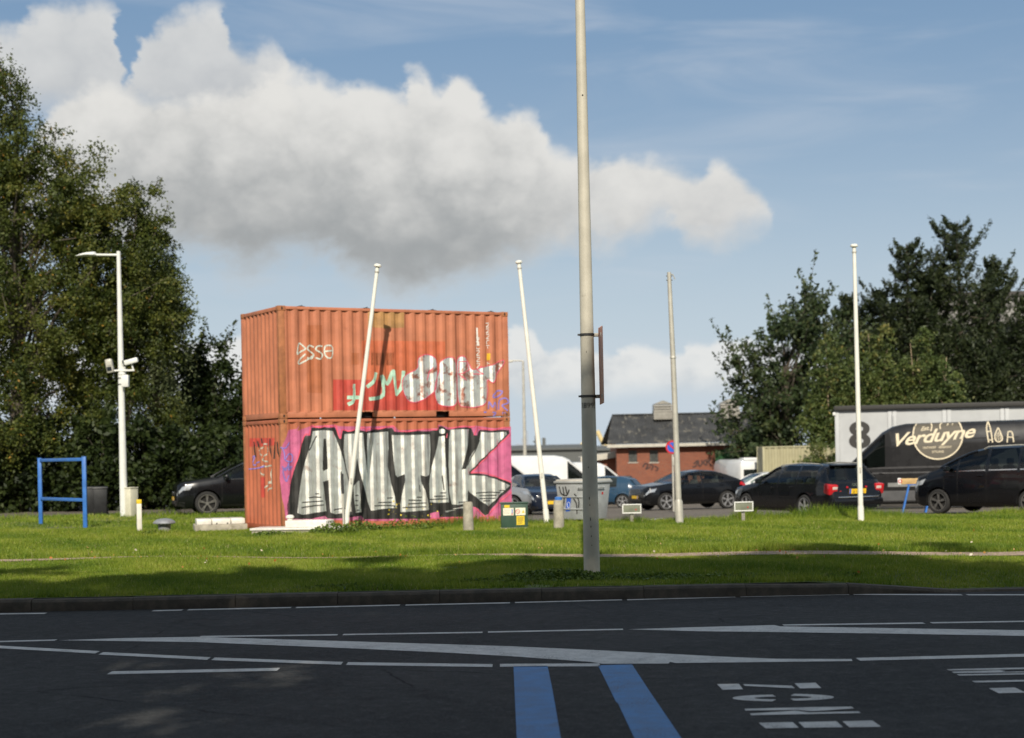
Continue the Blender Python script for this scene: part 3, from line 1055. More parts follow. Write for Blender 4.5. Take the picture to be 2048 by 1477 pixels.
dk += [cb(*q) for q in (((130, 1130), (310, 1137)), ((240, 1090), (320, 1092)), ((120, 1185), (370, 1170)), ((50, 1237), (370, 1225)), ((430, 1122), (670, 1112)), ((490, 1077), (640, 1075)), ((1070, 1032), (1250, 1020), (1420, 1026)), ((1130, 1070), (1360, 1062)),
                        ((1130, 1110), (1340, 1105)), ((1180, 1142), (1280, 1140)), ((830, 1162), (950, 1155)), ((660, 1265), (780, 1262), (880, 1250)), ((1130, 290), (1060, 430), (960, 640)), ((580, 1030), (645, 1028)), ((1410, 1000), (1470, 995)), ((285, 920), (292, 1010)), ((605, 790), (625, 985)))]
d.strokes('shading_line', dk, 0.026, BLK, 4)
hp = [ca(*q) for q in (((0, 900), (75, 640), (112, 540), (165, 350), (220, 212), (275, 214)), ((275, 214), (300, 85), (370, 103), (430, 108), (520, 88), (600, 98), (655, 84), (680, 180), (712, 262), (730, 150), (790, 148), (840, 158), (960, 125), (1050, 112), (1080, 160), (1100, 130), (1180, 122), (1260, 128), (1380, 98), (1460, 92), (1478, 158)))]
hp += [cb(*q) for q in (((0, 158), (120, 165), (260, 142), (400, 132), (530, 138), (548, 66)), ((690, 128), (760, 112), (900, 92), (990, 104), (1060, 88)), ((1120, 110), (1200, 130), (1350, 140), (1450, 112), (1550, 108)), ((1090, 100), (1075, 150), (1045, 212)),
                        ((1010, 745), (1150, 600), (1400, 350), (1545, 205)), ((1010, 748), (1180, 748), (1400, 815), (1560, 880)), ((440, 1395), (560, 1388), (900, 1372)), ((655, 250), (668, 195)), ((1060, 1238), (1200, 1358), (1245, 1345), (1400, 1170), (1560, 1020)))]
d.strokes('pink_outline', hp, 0.028, HOTP, 4)
d.strokes('violet_tag', [c4w((500, 465), (560, 470), (610, 400)), c4w((520, 470), (545, 540), (550, 610), (600, 545), (650, 560), (640, 640), (560, 625)), c4w((520, 700), (560, 745), (600, 660), (600, 740), (640, 700), (530, 740), (565, 880), (598, 810))], 0.03, PURP, 4)
e = Decal(low, 0.0, True)
e.fill('red_patch', [c4((110, 350), (400, 345), (400, 440), (110, 455))], REDP, 1)
e.fill('red_patch', [c4((245, 830), (305, 830), (305, 1080), (250, 1080))], REDP, 1)
e.strokes('black_drip', [c4((160, 400), (165, 520), (172, 580)), c4((205, 390), (212, 460)), c4((252, 355), (255, 410)), c4((350, 360), (352, 480), (362, 570)), c4((405, 400), (402, 600)), c4((445, 400), (450, 520), (462, 590))], 0.035, BLK, 2)
e.strokes('pale_tag', [c4((250, 480), (300, 420), (340, 500), (300, 560), (260, 620), (340, 640)), c4((260, 690), (320, 700), (370, 690), (360, 780), (365, 880), (330, 890)), c4((235, 745), (265, 800), (295, 795)), c4((300, 960), (350, 900), (390, 940), (320, 1000)), c4((215, 500), (255, 560))], 0.035, PALE, 2)
e.strokes('violet_tag', [c4((130, 640), (165, 570), (160, 680), (220, 640)), c4((105, 730), (200, 720), (300, 690))], 0.03, PURP, 3)

ZU = CH + 0.006
d = Decal(upp, ZU)
d.fill('brown_patch', [c1((525, 240), (632, 240), (636, 705), (528, 700))], BRNP, 1)
d.fill('brown_patch', [c1((830, 430), (885, 430), (885, 510), (830, 510))], BRNP, 1)
d.fill('brown_patch', [c1((965, 430), (1120, 430), (1120, 515), (965, 515))], BRNP, 1)
d.fill('tan_patch', [c1((945, 132), (1190, 142), (1190, 258), (1060, 262), (945, 252))], TANP, 1)
d.fill('red_patch', [c1((707, 612), (1480, 622), (1530, 640), (1535, 822), (707, 822))], REDP, 1)
d.fill('worn_red_patch', [c1((900, 345), (1470, 352), (1470, 612), (900, 612))], M('thin red overspray', (0.50, 0.125, 0.052), 0.55, var=0.14, scale=3), 1)
MI = [c1(*q) for q in (((1000, 570), (985, 620), (945, 660)), ((1040, 590), (1045, 720), (960, 745)), ((1040, 590), (1080, 640), (1115, 555), (1130, 640), (1140, 715)), ((1185, 560), (1175, 660), (1140, 715)), ((850, 650), (848, 750), (815, 780)), ((810, 735), (900, 735)), ((1300, 560), (1295, 700)), ((1290, 640), (1250, 650)))]
d.strokes('mint_tag', MI, 0.085, MINT, 2)
BL = [c1((1185, 600), (1240, 560), (1285, 530), (1292, 465), (1350, 440), (1405, 470), (1420, 540), (1415, 640), (1390, 700), (1330, 745), (1260, 770), (1205, 740), (1178, 670)),
      c1((1430, 560), (1440, 490), (1500, 460), (1540, 485), (1548, 600), (1550, 720), (1540, 785), (1470, 795), (1410, 760), (1400, 660)),
      c1((1555, 480), (1600, 455), (1640, 510), (1660, 545), (1740, 525), (1800, 510), (1860, 480), (1870, 500), (1830, 570), (1800, 635), (1765, 615), (1765, 700), (1745, 775), (1690, 800), (1620, 800), (1570, 780), (1555, 640))]
for q in BL:
    d.fill('silver_blob', [smooth_line(q, 4, True)], SILV2, 3)
PL = [smooth_line(q, 4, True) for q in BL]
d.strokes('pink_outline', [p + [p[0]] for p in PL] + [c1((1565, 560), (1570, 490), (1620, 490), (1640, 545), (1590, 570), (1565, 575), (1620, 620)), c1((1660, 575), (1730, 575), (1690, 545), (1720, 520)), c1((1350, 620), (1365, 560), (1390, 530))], 0.020, HOTP, 5, curve_=False)
d.strokes('pale_tag', [c1((460, 430), (475, 365), (515, 400), (490, 420), (460, 440)), c1((515, 440), (470, 490), (480, 505), (540, 470), (570, 450)), c1((575, 390), (545, 380), (530, 405), (575, 440), (560, 470), (530, 465)), c1((635, 385), (600, 385), (590, 410), (635, 440), (620, 472), (590, 465)), c1((690, 380), (655, 385), (650, 430), (670, 465), (700, 455), (705, 400), (690, 380)), c1((655, 420), (700, 415))], 0.035, M('pale sprayed tag', (0.58, 0.60, 0.52), 0.6, var=0.2, scale=10), 2)
d.strokes('violet_tag', [c1((1800, 720), (1830, 690), (1860, 695), (1840, 725), (1800, 735), (1800, 715)), c1((1770, 810), (1775, 765), (1795, 800), (1810, 770), (1825, 820)), c1((1840, 815), (1845, 755), (1880, 740), (1900, 770), (1860, 790), (1895, 825)), c1((1735, 835), (1880, 840)), c1((1800, 860), (1830, 835), (1860, 850))], 0.035, PURP, 2)
d.strokes('white_smear', [c1((1692, 262), (1694, 320), (1700, 378))], 0.05, WHT, 2)


def wall_text(txt, u, v, size, name, mat):
    V, Fc = text_tris(txt, size)
    s0, z0 = c1((u, v))[0]
    m_ = MB().add([(s0 + y * 1.0, surf_side(s0) - 0.006, z0 - ZU - x) for x, y in V], Fc)
    m_.build(name, mat, upp, fix=False)


wall_text('NONNNNO', 1700, 475, 0.20, 'stencil_lettering', WHT)
wall_text('NNNCI-', 1767, 312, 0.18, 'stencil_lettering', WHT)
wall_text('22G1', 1772, 535, 0.14, 'stencil_lettering', WHT)
d.fill('yellow_sticker', [c1((1758, 433), (1782, 433), (1782, 480), (1758, 480))], YST, 2)

# ------------------------------------------------------------------ poles and street furniture
GALV = M('weathered galvanised steel', (0.46, 0.44, 0.38), 0.55, metal=0.25, var=0.10, scale=3, bump=0.06, bscale=30, dirt=((0.16, 0.15, 0.12), 0.66, 5.0, 0.5))
LAMPM = M('grey painted lamp post', (0.50, 0.465, 0.375), 0.5, var=0.08, scale=3, bump=0.05, bscale=25, dirt=((0.20, 0.18, 0.13), 0.64, 4.0, 0.45))
WPOLE = M('white painted flagpole', (0.76, 0.74, 0.66), 0.45, var=0.05, scale=4, dirt=((0.42, 0.38, 0.27), 0.68, 6.0, 0.5))
WMET = M('white powder coat', (0.70, 0.70, 0.66), 0.45, var=0.05)
CONC = M('rough concrete', (0.36, 0.33, 0.26), 0.9, var=0.22, scale=6, bump=0.5, bscale=50, dirt=((0.16, 0.14, 0.08), 0.58, 5.0, 0.6))
ALU = M('bright aluminium plate', (0.74, 0.71, 0.64), 0.5, metal=0.15, var=0.08, scale=10, bump=0.15, bscale=90, dirt=((0.40, 0.37, 0.30), 0.62, 7.0, 0.5))
BLUEF = M('blue painted steel', (0.035, 0.15, 0.46), 0.45, var=0.14, scale=5, dirt=((0.25, 0.30, 0.36), 0.70, 12.0, 0.6))
DGREEN = M('dark green cabinet paint', (0.035, 0.075, 0.050), 0.5, var=0.12)
BEIGE = M('beige polyester cabinet', (0.60, 0.57, 0.44), 0.6, var=0.07)
RUSTPL = M('faded red sign back', (0.48, 0.22, 0.14), 0.6, var=0.2, scale=4)
BLKM = M('black band', (0.03, 0.03, 0.03), 0.6)
RUBBER = M('black rubber', (0.022, 0.021, 0.020), 0.85, var=0.2)
GLASSD = M('dark lens glass', (0.02, 0.025, 0.03), 0.08, var=0.0)
GREYPL = M('grey plastic', (0.21, 0.215, 0.21), 0.6, var=0.1)
YEL = M('yellow paint', (0.70, 0.50, 0.02), 0.6, var=0.1)
REDS = M('sign red', (0.52, 0.02, 0.025), 0.4, var=0.06)
BLUS = M('sign blue', (0.02, 0.10, 0.50), 0.4, var=0.06)


def ribbon(parent, name, pts, w, mat, off=(0, 0, 0)):
    """flat painted line in the x-z plane of its thing"""
    m_ = MB()
    L = smooth_line(pts, 5) if len(pts) > 2 else pts
    for i in range(len(L) - 1):
        p, q = Vector(L[i]), Vector(L[i + 1])
        dd = (q - p)
        if dd.length < 1e-5:
            continue
        e = dd.normalized() * w * 0.3
        pl = stroke_poly([p - e, q + e], w)
        m_.add([(a + off[0], off[1] - 0.0001 * (i % 7), b + off[2]) for a, b in pl], [tuple(range(len(pl)))])
    return m_.build(name, mat, parent, fix=False)


# the tall street lamp in front
B = on_ground(1184, 1150)
t = thing('lamp_post', 'tall tapering grey street lamp post in the grass, lower half in shade', 'lamp post', (B.x, B.y, B.z))
ZS = np.linspace(-0.1, 10.0, 30)


def lr(z): return 0.113 - 0.0058 * z
MB().tube([(0, 0, z) for z in ZS], [lr(max(z, 0)) for z in ZS], 32).build('shaft', LAMPM, t, smooth=True)
MB().lathe([(0.128, -0.05), (0.128, 0.02), (0.118, 0.05)], seg=28).build('foot_collar', LAMPM, t, smooth=True)
MB().tube([(0, 0, 9.9), (0, -0.2, 10.5), (0, -0.9, 10.75), (0, -1.6, 10.8)], [0.05, 0.045, 0.04, 0.04], 12).build('arm', LAMPM, t, smooth=True)
MB().box(0, -2.0, 10.8, 0.28, 0.8, 0.14, top=0.7).build('lantern', GALV, t, bevel=0.03)
for vv in (670, 793):
    z = at(1170, vv, B.y).z
    c = MB().lathe([(lr(z) + 0.002, z - 0.016), (lr(z) + 0.010, z - 0.016), (lr(z) + 0.010, z + 0.016), (lr(z) + 0.002, z + 0.016)], seg=28, close=True).build('band', BLKM, t)
    MB().box(-lr(z) - 0.02, -0.01, z, 0.035, 0.03, 0.026).build('band_bolt', BLKM, c)
    MB().box(lr(z) + 0.045, 0.02, z - 0.005, 0.09, 0.035, 0.05).build('band_bracket', GALV, c, bevel=0.004)
z = at(1170, 193, B.y).z
MB().lathe([(0.012, -lr(z) - 0.004), (0.012, 0)], seg=10, axis='y', c=(0.005, 0, z)).build('bolt', DARKST, t)
V, Fc = text_tris('28993', 0.105)
z = at(1180, 812, B.y).z
MB().add([(lr(z) * math.sin(x / lr(z)) * 1.012 - 0.0, -lr(z) * math.cos(x / lr(z)) * 1.025, z + y) for x, y in V], Fc).build('pole_number', BLKM, t, fix=False)
RUSTK = M('chipped paint mark', (0.035, 0.032, 0.026), 0.9, var=0.3)
for uu, vv, hh in ((1172, 705, 0.03), (1176, 935, 0.03), (1178, 997, 0.05), (1179, 1010, 0.03), (1180, 1038, 0.06), (1181, 1053, 0.03), (1182, 1072, 0.03), (1183, 1090, 0.02)):
    p = at(uu, vv, B.y)
    x = max(-0.07, min(0.07, p.x - B.x))
    r_ = lr(p.z)
    yy = -math.sqrt(r_ * r_ - x * x)
    n_ = Vector((x, yy, 0)).normalized()
    q = []
    for k in range(8):
        a = 2 * math.pi * k / 8
        px = x + 0.006 * math.cos(a) * random.uniform(0.6, 1.3)
        q.append((px, -math.sqrt((r_ + 0.0025) ** 2 - px * px), p.z + hh / 2 * math.sin(a) * random.uniform(0.8, 1.1)))
    MB().add(q, [tuple(range(8))]).build('paint_chip', RUSTK, t, fix=False)
# plate strapped to its right side, seen almost edge-on
s = thing('sign_plate', 'narrow reddish sign plate seen edge-on, strapped to the tall lamp post', 'sign', (B.x + 0.19, B.y + 0.02, 0))
zt, zb = at(1198, 648, B.y).z, at(1198, 812, B.y).z
pl = MB().prism([(-0.040, -0.16, zb + 0.01), (0.040, 0.34, zb + 0.05), (0.040, 0.34, zt), (-0.040, -0.16, zt - 0.07)], (0.012, -0.002, 0)).build('plate', RUSTPL, s, bevel=0.003)
for vv in (670, 793):
    z = at(1170, vv, B.y).z
    MB().box(-0.005, 0.05, z, 0.03, 0.10, 0.06).build('clip', GALV, s, bevel=0.004)


def flagpole(label, base, top, r0, r1, Yt=None):
    b = on_ground(*base) if not isinstance(base, Vector) else base
    tp = at(top[0], top[1], Yt or b.y) - b
    t = thing('flagpole', label, 'flagpole', tuple(b), group='white flagpoles on the verge')
    P_ = [tp * k for k in np.linspace(-0.03, 0.985, 12)]
    MB().tube(P_, [r0 + (r1 - r0) * k for k in np.linspace(0, 1, 12)], 14).build('shaft', WPOLE, t, smooth=True)
    MB().tube([tp * -0.01, tp * 0.045, tp * 0.052], [r0 + 0.009, r0 + 0.009, r0 + 0.002], 16).build('foot_sleeve', WPOLE, t, smooth=True)
    rot = tp.to_track_quat('Z', 'Y').to_matrix()
    c = MB().lathe([(0.02, -0.02), (0.05, -0.01), (0.085, 0.005), (0.085, 0.04), (0.055, 0.065), (0.01, 0.07)], seg=18)
    c.v = [tuple(rot @ Vector(p) + tp * 0.985) for p in c.v]
    c.build('truck_cap', WPOLE, t, smooth=True)
    c = MB().lathe([(r1 + 0.004, -0.01), (r1 + 0.012, -0.01), (r1 + 0.012, 0.02), (r1 + 0.004, 0.02)], seg=14, close=True)
    c.v = [tuple(rot @ Vector(p) + tp * 0.965) for p in c.v]
    c.build('halyard_ring', GALV, t, smooth=True)
    c = MB().box(0, -r0 - 0.012, 1.15, 0.03, 0.02, 0.12)
    c.v = [tuple(Vector(p) + tp * (1.15 / tp.z) * 1.0 - Vector((0, 0, 1.15))) for p in c.v]
    c.build('cleat', GALV, t)
    return t


b1 = at(690, 1050, 36.25)
b1.z = 0.0
flagpole('white flagpole leaning right across the stacked containers', b1, (756, 526), 0.058, 0.042)
flagpole('white flagpole leaning left beside the right end of the containers', (1094, 1046), (1037, 519), 0.062, 0.045)
flagpole('upright white flagpole in front of the black estate car', (1722, 1041), (1708, 486), 0.062, 0.042)
# slim grey stub pole beside the leaning flagpole
b = at(688, 1050, 36.1)
b.z = 0
t = thing('stub_post', 'short slim grey steel post beside the leaning flagpole', 'post', tuple(b))
tp = at(684, 948, 36.1) - b
MB().tube([(0, 0, -0.05), tp * 0.68], 0.026, 10).build('shaft', GALV, t, smooth=True)
MB().tube([tp * 0.66, tp], 0.034, 10).build('dark_sleeve', BLKM, t, smooth=True)

# grey post with thick foot
b = on_ground(1359, 1043)
t = thing('lamp_post', 'slim bare grey lamp post with a thicker foot, no lantern', 'lamp post', tuple(b))
tp = at(1338, 545, b.y) - b
m1 = at(1346, 715, b.y) - b
m2 = at(1357, 1000, b.y) - b
MB().tube([m2, m1, tp], [0.072, 0.062, 0.048], 16).build('shaft', GALV, t, smooth=True)
MB().tube([m2 * -0.1, m2 * 0.9, m2 * 1.02], [0.098, 0.098, 0.072], 18).build('foot_sleeve', GALV, t, smooth=True)
MB().tube([m1 * 0.995, m1 * 1.008], [0.078, 0.066], 16).build('joint_ring', GALV, t, smooth=True)
MB().tube([tp * 0.995, tp + Vector((0.09, 0, -0.06)), tp + Vector((0.14, 0, -0.17))], 0.012, 6).build('hook', GALV, t)
for k in (0.985, 0.968):
    MB().tube([tp * k + Vector((-0.07, 0, 0)), tp * k + Vector((0.07, 0, 0))], 0.012, 6).build('bolt', DARKST, t)

# camera mast on the left
b = on_ground(248, 1034)
t = thing('camera_mast', 'tall pale grey lamp post with side lantern, cameras and a white box', 'lamp post', tuple(b))
tp = at(237, 503, b.y) - b
MB().tube([tp * k for k in (-0.01, 0.3, 0.52, 0.75, 1.0)], [0.118, 0.103, 0.090, 0.074, 0.058], 18).build('shaft', WMET, t, smooth=True)
lz0 = tp * 0.986
MB().tube([lz0, lz0 + Vector((-0.72, 0, 0.02))], 0.036, 10).build('arm', WMET, t, smooth=True)
c = lz0 + Vector((-0.95, 0, 0.0))
m_ = MB()
rows = []
for xx, hh, ww in ((0.28, 0.05, 0.05), (0.22, 0.10, 0.12), (0.0, 0.085, 0.17), (-0.2, 0.055, 0.16), (-0.32, 0.02, 0.10)):
    zz = 0.02 - 0.12 * max(0, -xx) ** 1.3 * 1.2
    rows.append([(c.x + xx, c.y + ww * math.cos(a), c.z + zz + hh * math.sin(a) * (1 if math.sin(a) > 0 else 0.35)) for a in np.linspace(0, 2 * math.pi, 13)])
m_.grid(rows)
m_.add([rows[0][i] for i in range(12)], [tuple(range(12))]).add([rows[-1][i] for i in range(12)], [tuple(range(12))])
m_.build('lantern', WMET, t, smooth=True)
cz = at(244, 742, b.y) - b
MB().tube([cz + Vector((-0.42, -0.1, 0)), cz + Vector((0.40, -0.1, 0))], 0.03, 8).build('camera_bar', WMET, t)
MB().lathe([(0.105, cz.z - 0.12), (0.118, cz.z - 0.12), (0.118, cz.z + 0.12), (0.105, cz.z + 0.12)], c=(cz.x, cz.y, 0), seg=16, close=True).build('clamp', WMET, t)
k = at(258, 726, b.y) - b
cm = MB().box(k.x + 0.10, k.y - 0.15, k.z + 0.03, 0.42, 0.15, 0.15, rot=Matrix.Rotation(R(-14), 3, 'Y')).build('camera', WMET, t, bevel=0.03)
MB().lathe([(0.05, -0.26), (0.05, -0.22)], c=(k.x + 0.1, k.y - 0.15, k.z + 0.02), seg=12, axis='x').build('camera_lens', GLASSD, cm)
MB().tube([(k.x + 0.1, k.y - 0.1, k.z - 0.02), (k.x + 0.15, k.y - 0.1, cz.z)], 0.025, 8).build('camera_stem', WMET, t)
k = at(222, 733, b.y) - b
fl = MB().box(k.x, k.y - 0.15, k.z, 0.20, 0.20, 0.42, rot=Matrix.Rotation(R(-10), 3, 'Y')).build('floodlight', GALV, t, bevel=0.03)
MB().box(k.x + 0.01, k.y - 0.26, k.z + 0.07, 0.13, 0.02, 0.12, rot=Matrix.Rotation(R(-10), 3, 'Y')).build('floodlight_glass', M('lamp glass', (0.5, 0.48, 0.42), 0.1), fl)
MB().box(k.x + 0.01, k.y - 0.26, k.z - 0.09, 0.14, 0.02, 0.12, rot=Matrix.Rotation(R(-10), 3, 'Y')).build('floodlight_glass', GLASSD, fl)
k = at(252, 763, b.y) - b
bx = MB().box(k.x + 0.02, k.y - 0.18, k.z, 0.22, 0.18, 0.36).build('control_box', WMET, t, bevel=0.012)
for q in (-0.09, 0.10):
    MB().lathe([(0.108, k.z + q - 0.012), (0.116, k.z + q - 0.012), (0.116, k.z + q + 0.012), (0.108, k.z + q + 0.012)], c=(tp.x * (k.z / tp.z), 0, 0), seg=16, close=True).build('strap', DARKST, t)

# beige cabinet at its foot
b = on_ground(262, 1034)
t = thing('utility_cabinet', 'narrow beige cabinet standing right beside the camera mast', 'cabinet', (b.x, b.y + 0.12, 0), R(-28))
MB().box(0, 0, 0.42, 0.22, 0.34, 0.86).build('body', BEIGE, t, bevel=0.012)
MB().box(0, 0, 0.872, 0.25, 0.37, 0.035).build('lid', BEIGE, t, bevel=0.010)
MB().box(0, -0.172, 0.42, 0.19, 0.006, 0.76).build('door', BEIGE, t, bevel=0.002)

# blue frame
p0, p1 = on_ground(82, 1049), on_ground(171, 1055)
t = thing('steel_frame', 'empty blue steel frame of two posts and two bars in the grass', 'frame', tuple(p0))
dv = p1 - p0
h0, h1 = at(79, 917, p0.y).z, at(170, 914, p1.y).z
for o_, h in ((Vector((0, 0, 0)), h0), (dv, h1)):
    MB().box(o_.x, o_.y, h / 2 - 0.05, 0.105, 0.085, h + 0.1).build('post', BLUEF, t, bevel=0.012)
    MB().box(o_.x, o_.y, h + 0.006, 0.115, 0.095, 0.012).build('post_cap', BLUEF, t)
an = math.atan2(dv.y, dv.x)
for za, zb_ in ((h0 - 0.06, h1 - 0.06), (at(82, 1000, p0.y).z, at(170, 998, p1.y).z)):
    c = dv / 2
    MB().box(c.x, c.y, (za + zb_) / 2, dv.length - 0.10, 0.05, 0.085, rot=Matrix.Rotation(an, 3, 'Z')).build('bar', BLUEF, t, bevel=0.006)

# white post with yellow head
b = on_ground(279, 1066)
t = thing('marker_post', 'short white marker post with a yellow top, paint flaking', 'post', tuple(b), R(20))
rot = Matrix.Rotation(R(1), 3, 'Y')
MB().prism([(-0.055, -0.05, 0.0), (0.0, -0.05, -0.09), (0.055, -0.05, 0.0), (0.055, -0.05, 0.69), (-0.055, -0.05, 0.69)], (0, 0.10, 0)).build('shaft', M('flaking white paint', (0.68, 0.65, 0.56), 0.7, var=0.08, dirt=((0.36, 0.24, 0.06), 0.60, 9.0, 0.75)), t, bevel=0.006)
MB().box(0, 0, 0.735, 0.116, 0.106, 0.10).build('yellow_head', YEL, t, bevel=0.006)

# mushroom vent
b = on_ground(329, 1067)
t = thing('mushroom_vent', 'grey mushroom shaped vent pipe standing in the grass', 'vent', tuple(b))
MB().lathe([(0.145, -0.1), (0.145, 0.23), (0.135, 0.235), (0.135, 0.26)], seg=24).build('pipe', GREYPL, t, smooth=True)
MB().lathe([(0.16, 0.215), (0.255, 0.225), (0.26, 0.245), (0.235, 0.285), (0.17, 0.325), (0.08, 0.345), (0.01, 0.35)], seg=28).build('cap', M('dull zinc cap', (0.30, 0.31, 0.32), 0.5, metal=0.4, var=0.15), t, smooth=True)

# hatch with concrete curb
b = on_ground(432, 1063)
t = thing('access_hatch', 'low aluminium access hatch in three sections on a concrete curb', 'hatch', (b.x + 0.02, b.y + 0.42, 0.04), R(14))
MB().box(0, 0, 0.03, 1.22, 0.98, 0.18).build('curb', CONC, t, bevel=0.02)
for i, (x0, x1) in enumerate(((-0.56, -0.22), (-0.205, 0.225), (0.24, 0.56))):
    s = MB().box((x0 + x1) / 2, 0, 0.185, x1 - x0, 0.80, 0.125).build('cover_section', ALU, t, bevel=0.012)
for x in (-0.10, 0.15):
    MB().box(x, -0.405, 0.145, 0.03, 0.02, 0.03).build('lock', DARKST, t)

# slab with the second hatch
t = thing('concrete_slab', 'low concrete slab with pale rim at the left foot of the containers', 'slab', (-5.87, 35.60, 0), R(-9))
MB().box(1.06, 0.42, 0.02, 2.06, 0.80, 0.15).build('base', CONC, t, bevel=0.02)
MB().box(1.06, 0.42, 0.118, 2.12, 0.86, 0.048).build('rim', ALU, t, bevel=0.008)
t2 = thing('access_hatch', 'pale metal hatch box lying on the slab by the container corner', 'hatch', (-4.56, 35.80, 0.142), R(-13))
MB().box(0, 0, 0.08, 0.96, 0.55, 0.15).build('cover', ALU, t2, bevel=0.014)
MB().box(0, 0, 0.003, 0.90, 0.50, 0.012).build('seal', DARKST, t2)
b = at(580, 1036, 36.05)
t3 = thing('vent_stub', 'small shiny metal vent stub beside the hatch at the container corner', 'vent', (b.x, b.y, 0.12))
MB().lathe([(0.065, 0.0), (0.065, 0.22), (0.05, 0.225)], seg=18).build('pipe', ALU, t3, smooth=True)
MB().lathe([(0.06, 0.215), (0.095, 0.225), (0.095, 0.25), (0.07, 0.285), (0.02, 0.295)], seg=18).build('cap', ALU, t3, smooth=True)


def bollard(label, base, top_v, r0, blue):
    b = on_ground(*base)
    h = at(base[0], top_v, b.y).z
    t = thing('concrete_bollard', label, 'bollard', tuple(b), random.uniform(0, 3), 'concrete bollards on the verge')
    MB().lathe([(r0, -0.1), (r0 * 0.99, h * 0.3), (r0 * 0.92, h * 0.93), (r0 * 0.82, h * 0.985), (r0 * 0.5, h)], seg=18).build('body', CONC, t, smooth=True)
    if blue:
        MB().lathe([(r0 * 0.70, h - 0.012), (r0 * 0.70, h + 0.05), (r0 * 0.55, h + 0.062)], seg=16).build('blue_cap', BLUEF, t, smooth=True)


bollard('short weathered concrete bollard in front of the letter K graffiti', (937, 1061), 1004, 0.118, False)
bollard('short concrete bollard with a blue cap in front of the waste container', (1118, 1059), 1000, 0.118, True)

# green cabinet with stickers
b = on_ground(1029, 1058)
t = thing('utility_cabinet', 'small dark green utility cabinet with yellow and white warning stickers', 'cabinet', (b.x, b.y + 0.15, 0), R(2))
MB().box(0, 0, 0.29, 0.60, 0.30, 0.56).build('body', DGREEN, t, bevel=0.008)
MB().box(0, 0, 0.578, 0.64, 0.34, 0.03).build('lid', DGREEN, t, bevel=0.006)
MB().box(0, 0, 0.01, 0.62, 0.32, 0.03).build('plinth', CONC, t)
CREAM = M('cream sticker', (0.78, 0.74, 0.58), 0.5, var=0.04)
for nm, x, z, w_, h_, mt in (('white_sticker', -0.135, 0.385, 0.235, 0.165, CREAM), ('white_sticker', 0.135, 0.385, 0.225, 0.165, CREAM), ('yellow_sticker', 0.135, 0.185, 0.18, 0.20, YEL), ('yellow_sticker', -0.165, 0.505, 0.12, 0.06, YEL)):
    MB().box(x, -0.152, z, w_, 0.004, h_).build(nm, mt, t)
ribbon(t, 'prohibition_mark', [(0.075 + 0.045 * math.cos(a), 0.385 + 0.045 * math.sin(a)) for a in np.linspace(0, 6.28, 14)], 0.012, REDS, (0, -0.1545, 0))
ribbon(t, 'prohibition_mark', [(0.045, 0.41), (0.105, 0.36)], 0.010, REDS, (0, -0.1545, 0))
MB().add([(0.165, -0.1545, 0.35), (0.235, -0.1545, 0.35), (0.20, -0.1545, 0.42)], [(0, 1, 2)]).build('warning_mark', YEL, t, fix=False)
ribbon(t, 'thermometer_mark', [(-0.05, 0.34), (-0.05, 0.44)], 0.022, BLUS, (0, -0.1545, 0))
ribbon(t, 'thermometer_mark', [(-0.05, 0.32), (-0.05, 0.345)], 0.026, REDS, (0, -0.1545, 0))
for zz in (0.24, 0.21, 0.18, 0.15, 0.12):
    ribbon(t, 'sticker_text', [(0.075, zz), (0.195 - 0.02 * (zz < 0.16), zz)], 0.010, BLKM, (0, -0.1545, 0))
for zz in (0.43, 0.40, 0.37, 0.345):
    ribbon(t, 'sticker_text', [(-0.235, zz), (-0.10, zz)], 0.006, GREYPL, (0, -0.1545, 0))

# waste container on wheels
b = on_ground(1168, 1042)
DUMP = M('galvanised waste container', (0.38, 0.40, 0.40), 0.55, metal=0.2, var=0.12, scale=4, dirt=((0.18, 0.18, 0.17), 0.62, 4.0, 0.5), bump=0.1, bscale=20)
t = thing('waste_container', 'grey steel wheeled waste container with a flat lid and blue sticker', 'waste container', (b.x + 0.02, b.y + 0.62, gz(b.x, b.y + 0.5) - 0.05), R(-42))
# local: front (-y) faces left in the picture after the turn
m_ = MB()
x0, y0, x1, y1 = 0.45, 0.36, 0.54, 0.42
m_.add([(-x0, -y0, 0.16), (x0, -y0, 0.16), (x0, y0, 0.16), (-x0, y0, 0.16), (-x1, -y1, 1.06), (x1, -y1, 1.06), (x1, y1, 1.06), (-x1, y1, 1.06)],
       [(3, 2, 1, 0), (4, 5, 6, 7), (0, 1, 5, 4), (1, 2, 6, 5), (2, 3, 7, 6), (3, 0, 4, 7)])
m_.build('body', DUMP, t, bevel=0.02)
MB().box(0, 0, 1.085, 1.16, 0.91, 0.05).build('rim', DUMP, t, bevel=0.01)
MB().box(0, 0.02, 1.13, 1.13, 0.88, 0.05, top=0.94).build('lid', GALV, t, bevel=0.015)
for zz in (0.42, 0.72):
    q = (zz - 0.16) / 0.9
    MB().box(0, -(y0 + (y1 - y0) * q) - 0.010, zz, 2 * (x0 + (x1 - x0) * q) + 0.02, 0.025, 0.03).build('side_rib', DUMP, t, bevel=0.006)
    MB().box(-(x0 + (x1 - x0) * q) - 0.010, 0, zz, 0.025, 2 * (y0 + (y1 - y0) * q) + 0.02, 0.03).build('side_rib', DUMP, t, bevel=0.006)
for sx in (-1, 1):
    for sy in (-1, 1):
        w_ = MB().lathe([(0.03, -0.025), (0.085, -0.025), (0.09, 0), (0.085, 0.025), (0.03, 0.025)], c=(sx * 0.36, sy * 0.26, 0.09), seg=16, axis='y').build('castor', RUBBER, t, smooth=True)
        MB().box(sx * 0.36, sy * 0.26, 0.135, 0.07, 0.075, 0.09).build('castor_fork', DARKST, w_)
